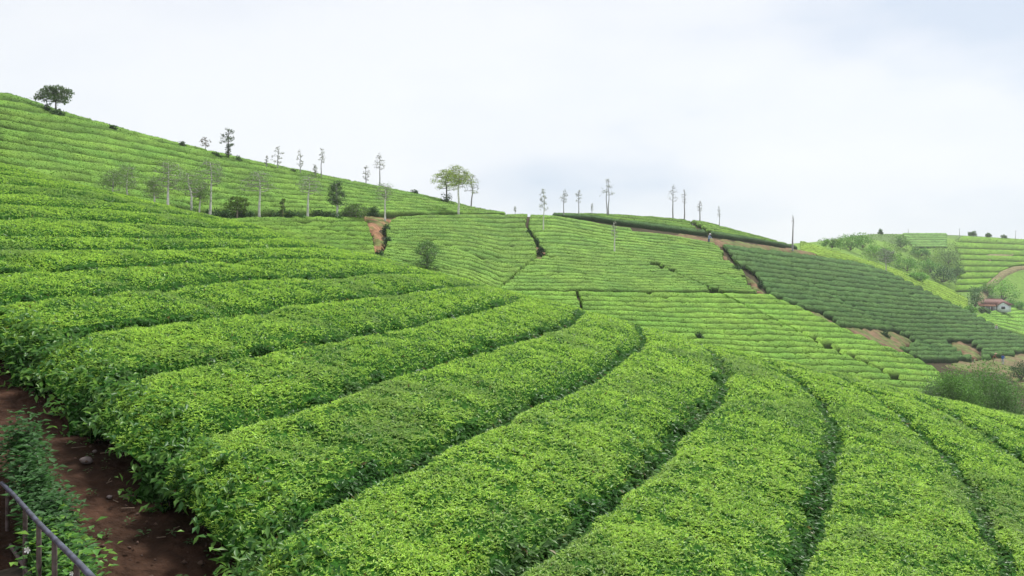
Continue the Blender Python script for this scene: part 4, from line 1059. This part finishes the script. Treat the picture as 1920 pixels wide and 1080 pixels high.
# ------------------------------------------------------------------ near left corner: path, weeds, railing
M_metal = material('old_railing_paint', 0.45, attr=False, base=(0.065, 0.07, 0.115), noise=[(11, (0.35, 0.33, 0.3), (1.2, 1.2, 1.2)), (60, (0.8, 0.8, 0.8), (1.1, 1.1, 1.1))], spec=0.5, metal=0.0)
M_rust = material('rusty_steel', 0.7, attr=False, base=(0.11, 0.09, 0.085), noise=[(14, (0.5, 0.4, 0.35), (1.3, 1.2, 1.2))])
M_conc = material('mossy_concrete', 0.9, attr=False, base=(0.16, 0.13, 0.09), noise=[(7, (0.45, 0.5, 0.4), (1.3, 1.2, 1.1))], bump=(20, 0.7, 0.03))
ra = np.array([-4.85, 7.35, -2.26]); rb = np.array([-2.06, 3.9, -1.74])       # ends of the top rail
def rail_pt(f): return ra + (rb - ra) * f
rail = empty('railing', tuple(rail_pt(0.5))); tag(rail, 'low blue grey tubular railing with rusty posts beside the soil path', 'railing')
off = rail_pt(0.5)
m = MB(); m.tube([rail_pt(f) - off + np.array([0, 0, 0.006 * math.sin(f * 9)]) for f in np.linspace(0, 1, 20)], 0.017, 12); m.build('top_rail', M_metal, rail, True)
m = MB(); m.tube([rail_pt(f) - off + np.array([0, 0, -0.47]) for f in np.linspace(0, 1, 12)], 0.017, 8); m.build('lower_rail', M_rust, rail, True)
for f in (0.1, 0.36, 0.52, 0.67, 0.84, 0.97):
    m = MB(); p0 = rail_pt(f) - off; m.tube([p0 + np.array([0, 0, -0.015]), p0 + np.array([0, 0, -0.25]), p0 + np.array([0, 0, -0.58])], 0.017, 8); po = m.build('post', M_rust, rail, True)
m = MB()
d2 = (rb - ra)[:2]; d2 /= np.linalg.norm(d2); nl = np.array([d2[1], -d2[0]])          # nl points to the camera side
if nl @ (-off[:2]) < 0: nl = -nl
q = [ra[:2] - d2 * 1.5 - nl * 0.09, rb[:2] + d2 * 3 - nl * 0.09, rb[:2] + d2 * 3 + nl * 3.0, ra[:2] - d2 * 1.5 + nl * 3.0]
def rz(pt):
    f = ((pt - ra[:2]) @ d2) / np.linalg.norm((rb - ra)[:2]); return ra[2] + (rb[2] - ra[2]) * f - 0.58
V = [(a[0], a[1], rz(a)) for a in q] + [(a[0], a[1], rz(a) - 1.3) for a in q]
m.add(V, [(0, 1, 2, 3), (7, 6, 5, 4), (0, 4, 5, 1), (1, 5, 6, 2), (2, 6, 7, 3), (3, 7, 4, 0)])
tag(m.build('retaining_ledge', M_conc), kind='structure')

# weeds between railing and path, and seedlings on the soil
def weed_leaves(n, centre_fn, size, col, name, label):
    P, D, Nl, L, C = [], [], [], [], []
    for i in range(n):
        c, h, spread, sz, cc = centre_fn(i)
        k = rng.integers(7, 13)
        az = rng.random() * 6.28 + np.arange(k) * 2.4
        hh = np.linspace(0.25, 1.0, k) * h
        lean_ = rng.normal(size=2) * 0.25
        for a_, h_ in zip(az, hh):
            pt = c + np.array([math.cos(a_) * 0.02 + lean_[0] * h_, math.sin(a_) * 0.02 + lean_[1] * h_, h_])
            P.append(pt); D.append((math.cos(a_) * spread, math.sin(a_) * spread, rng.uniform(0.0, 0.7)))
            Nl.append((-math.cos(a_) * 0.4, -math.sin(a_) * 0.4, 1)); L.append(sz * rng.uniform(0.7, 1.3)); C.append(np.array(cc) * rng.uniform(0.7, 1.3))
    L = np.array(L)
    V, Fc, C = leaves(np.array(P), np.array(D), np.array(Nl), L, L * 0.58, np.array(C), 0.12, 0.25)
    o = mesh_np(name, V, Fc, M_leaf, None, C); tag(o, label, kind='stuff')
def bank(i):
    f = rng.uniform(-0.2, 1.25); s = 0.10 + min(abs(rng.normal()) * 0.12 + rng.uniform(0, 0.08), 0.32) * (1.15 - 0.55 * f)
    xy = rail_pt(f)[:2] - nl * s
    gz = float(ground_z(xy[0], xy[1]))
    topz = rail_pt(f)[2] - 0.02 - 0.45 * float(noise2(np.array(f * 6.0), np.array(s * 5), 12)) - 0.55 * max(0, s - 0.15) + rng.uniform(-0.35, 0.06)
    h = max(0.12, topz - gz)
    c = np.array([xy[0], xy[1], topz - min(h, 0.45)])
    return c, min(h, 0.45), 1.0, rng.uniform(0.05, 0.09), (0.08, 0.21, 0.03) if rng.random() < 0.7 else (0.15, 0.30, 0.035)
weed_leaves(850, bank, 0.07, None, 'weeds', 'green leafy weeds crowding along the railing')
def bank_low(i):
    f = rng.uniform(-0.2, 1.25); s = 0.10 + rng.uniform(0.0, 0.24) * (1.1 - 0.5 * f)
    xy = rail_pt(f)[:2] - nl * s; gz = float(ground_z(xy[0], xy[1]))
    return np.array([xy[0], xy[1], gz + rng.uniform(0, 0.35)]), 0.3, 1.0, rng.uniform(0.05, 0.09), (0.045, 0.125, 0.03)
weed_leaves(900, bank_low, 0.07, None, 'weeds', 'dark undergrowth of weeds behind the railing')
def seed(i):
    a = rng.uniform(0, 1); s = rng.uniform(0.5, 1.7)
    xy = rail_pt(rng.uniform(-0.6, 1.2))[:2] - nl * s
    k = noise2(xy[0] * 2, xy[1] * 2, 99)
    gz = float(ground_z(xy[0], xy[1])) + 0.0
    return np.array([xy[0], xy[1], gz - (0.02 if k > 0.45 else 0.3)]), rng.uniform(0.03, 0.1), 1.2, rng.uniform(0.03, 0.055), (0.06, 0.13, 0.035)
weed_leaves(120, seed, 0.05, None, 'weeds', 'small scattered seedlings on the red soil path')
def twiggy():
    m = MB()
    for i in range(60):
        xy = rail_pt(rng.uniform(-0.4, 1.2))[:2] - nl * rng.uniform(0.9, 2.1)
        z = float(ground_z(xy[0], xy[1])) + 0.06; a = rng.random() * 6.28; l = rng.uniform(0.05, 0.18)
        m.tube([(xy[0], xy[1], z), (xy[0] + math.cos(a) * l, xy[1] + math.sin(a) * l, z + 0.02)], 0.004, 4, (0.2, 0.14, 0.1))
    tag(m.build('litter', M_bark), 'dry twigs scattered on the red soil path', kind='stuff')
twiggy()
def clods():
    m = MB()
    for i in range(420):
        xy = rail_pt(rng.uniform(-0.7, 1.25))[:2] - nl * rng.uniform(0.5, 2.3)
        z = float(ground_z(xy[0], xy[1])); q_ = 0.008 + 0.03 * rng.random() ** 3
        V = rng.normal(size=(6, 3)) * 0.15 * q_ + np.array([(1,0,0),(0,1,0),(-1,0,0),(0,-1,0),(0,0,.7),(0,0,-.7)]) * q_ + np.array([xy[0], xy[1], z + 0.04])
        c_ = np.array((0.07, 0.04, 0.028)) * rng.uniform(0.6, 1.9)
        m.add(V, [(0,1,4),(1,2,4),(2,3,4),(3,0,4),(1,0,5),(2,1,5),(3,2,5),(0,3,5)], c_)
    tag(m.build('gravel', M_bark), 'small clods and stones strewn over the soil path', kind='stuff')
clods()
def stone(x, y, r, label):
    X, Y, Z, _ = hit(x, y, 'near'); k = 1.0
    # follow the ray down to the soil
    u = (x - CX) / F; rr = -(y - HY) / F
    Ys = np.arange(3, 14, 0.02); zz = ground_z(u * Ys, Ys); i = int(np.argmax(zz / Ys >= rr)); Yh = Ys[i]
    n, mlv = 9, 6; V = []
    for a in range(mlv):
        p_ = math.pi * a / (mlv - 1)
        for b_ in range(n):
            t_ = 2 * math.pi * b_ / n; q_ = r * (0.8 + 0.4 * rng.random())
            V.append((q_ * math.sin(p_) * math.cos(t_), q_ * math.sin(p_) * math.sin(t_) * 0.8, q_ * 0.6 * math.cos(p_)))
    m = MB(); m.add(V, [(a * n + b_, a * n + (b_ + 1) % n, (a + 1) * n + (b_ + 1) % n, (a + 1) * n + b_) for a in range(mlv - 1) for b_ in range(n)], (0.2, 0.16, 0.15))
    o = m.build('stone', M_bark, None, True); o.location = (u * Yh, Yh, float(ground_z(u * Yh, Yh)) + r * 0.3); tag(o, label, 'stone', 'stones on the soil path')
stone(162, 868, 0.07, 'grey stone in the middle of the red soil path')
stone(178, 848, 0.03, 'small stone just above the grey stone on the path')
stone(205, 935, 0.03, 'small stone low on the red soil path')
# white flowers behind the railing
def flower(x, y, Yd, r, label):
    u = (x - CX) / F; P = np.array([u * Yd, Yd, -(y - HY) / F * Yd])
    root = empty('flower', tuple(P)); tag(root, label, 'flower', 'white flowers behind the railing')
    m = MB()
    for k in range(5):
        a = k * 1.2566; m.add([(0, 0, 0), (r * math.cos(a - .45), -0.3 * r, r * math.sin(a - .45)), (r * 1.25 * math.cos(a), -0.45 * r, r * 1.25 * math.sin(a)), (r * math.cos(a + .45), -0.3 * r, r * math.sin(a + .45))], [(0, 1, 2, 3)], (0.8, 0.8, 0.78))
    m.build('petals', M_cloth, root)
    m = MB(); m.tube([(0, 0.01, 0), (0.02, 0.06, -0.15), (0.03, 0.1, -0.35)], 0.004, 4, (0.06, 0.14, 0.03)); m.build('stem', M_cloth, root)
flower(52, 1031, 5.3, 0.02, 'white flower seen between two railing posts')
flower(135, 1075, 4.6, 0.012, 'small white flower at the lower end of the railing')

# ------------------------------------------------------------------ air
m_hz = bpy.data.materials.new('air'); m_hz.use_nodes = True; t = m_hz.node_tree; t.nodes.clear()
o_ = t.nodes.new('ShaderNodeOutputMaterial'); pv = t.nodes.new('ShaderNodeVolumePrincipled')
pv.inputs['Color'].default_value = (0.93, 0.96, 1.0, 1); pv.inputs['Density'].default_value = 0.00026; pv.inputs['Anisotropy'].default_value = 0.2
t.links.new(pv.outputs[0], o_.inputs['Volume'])
m = MB(); m.box((-702, -62, float(GZ.min()) - 1.5), (702, 702, max(30.0, float(GZ.max()) + 9)))
hz = m.build('haze', m_hz); tag(hz, kind='stuff')
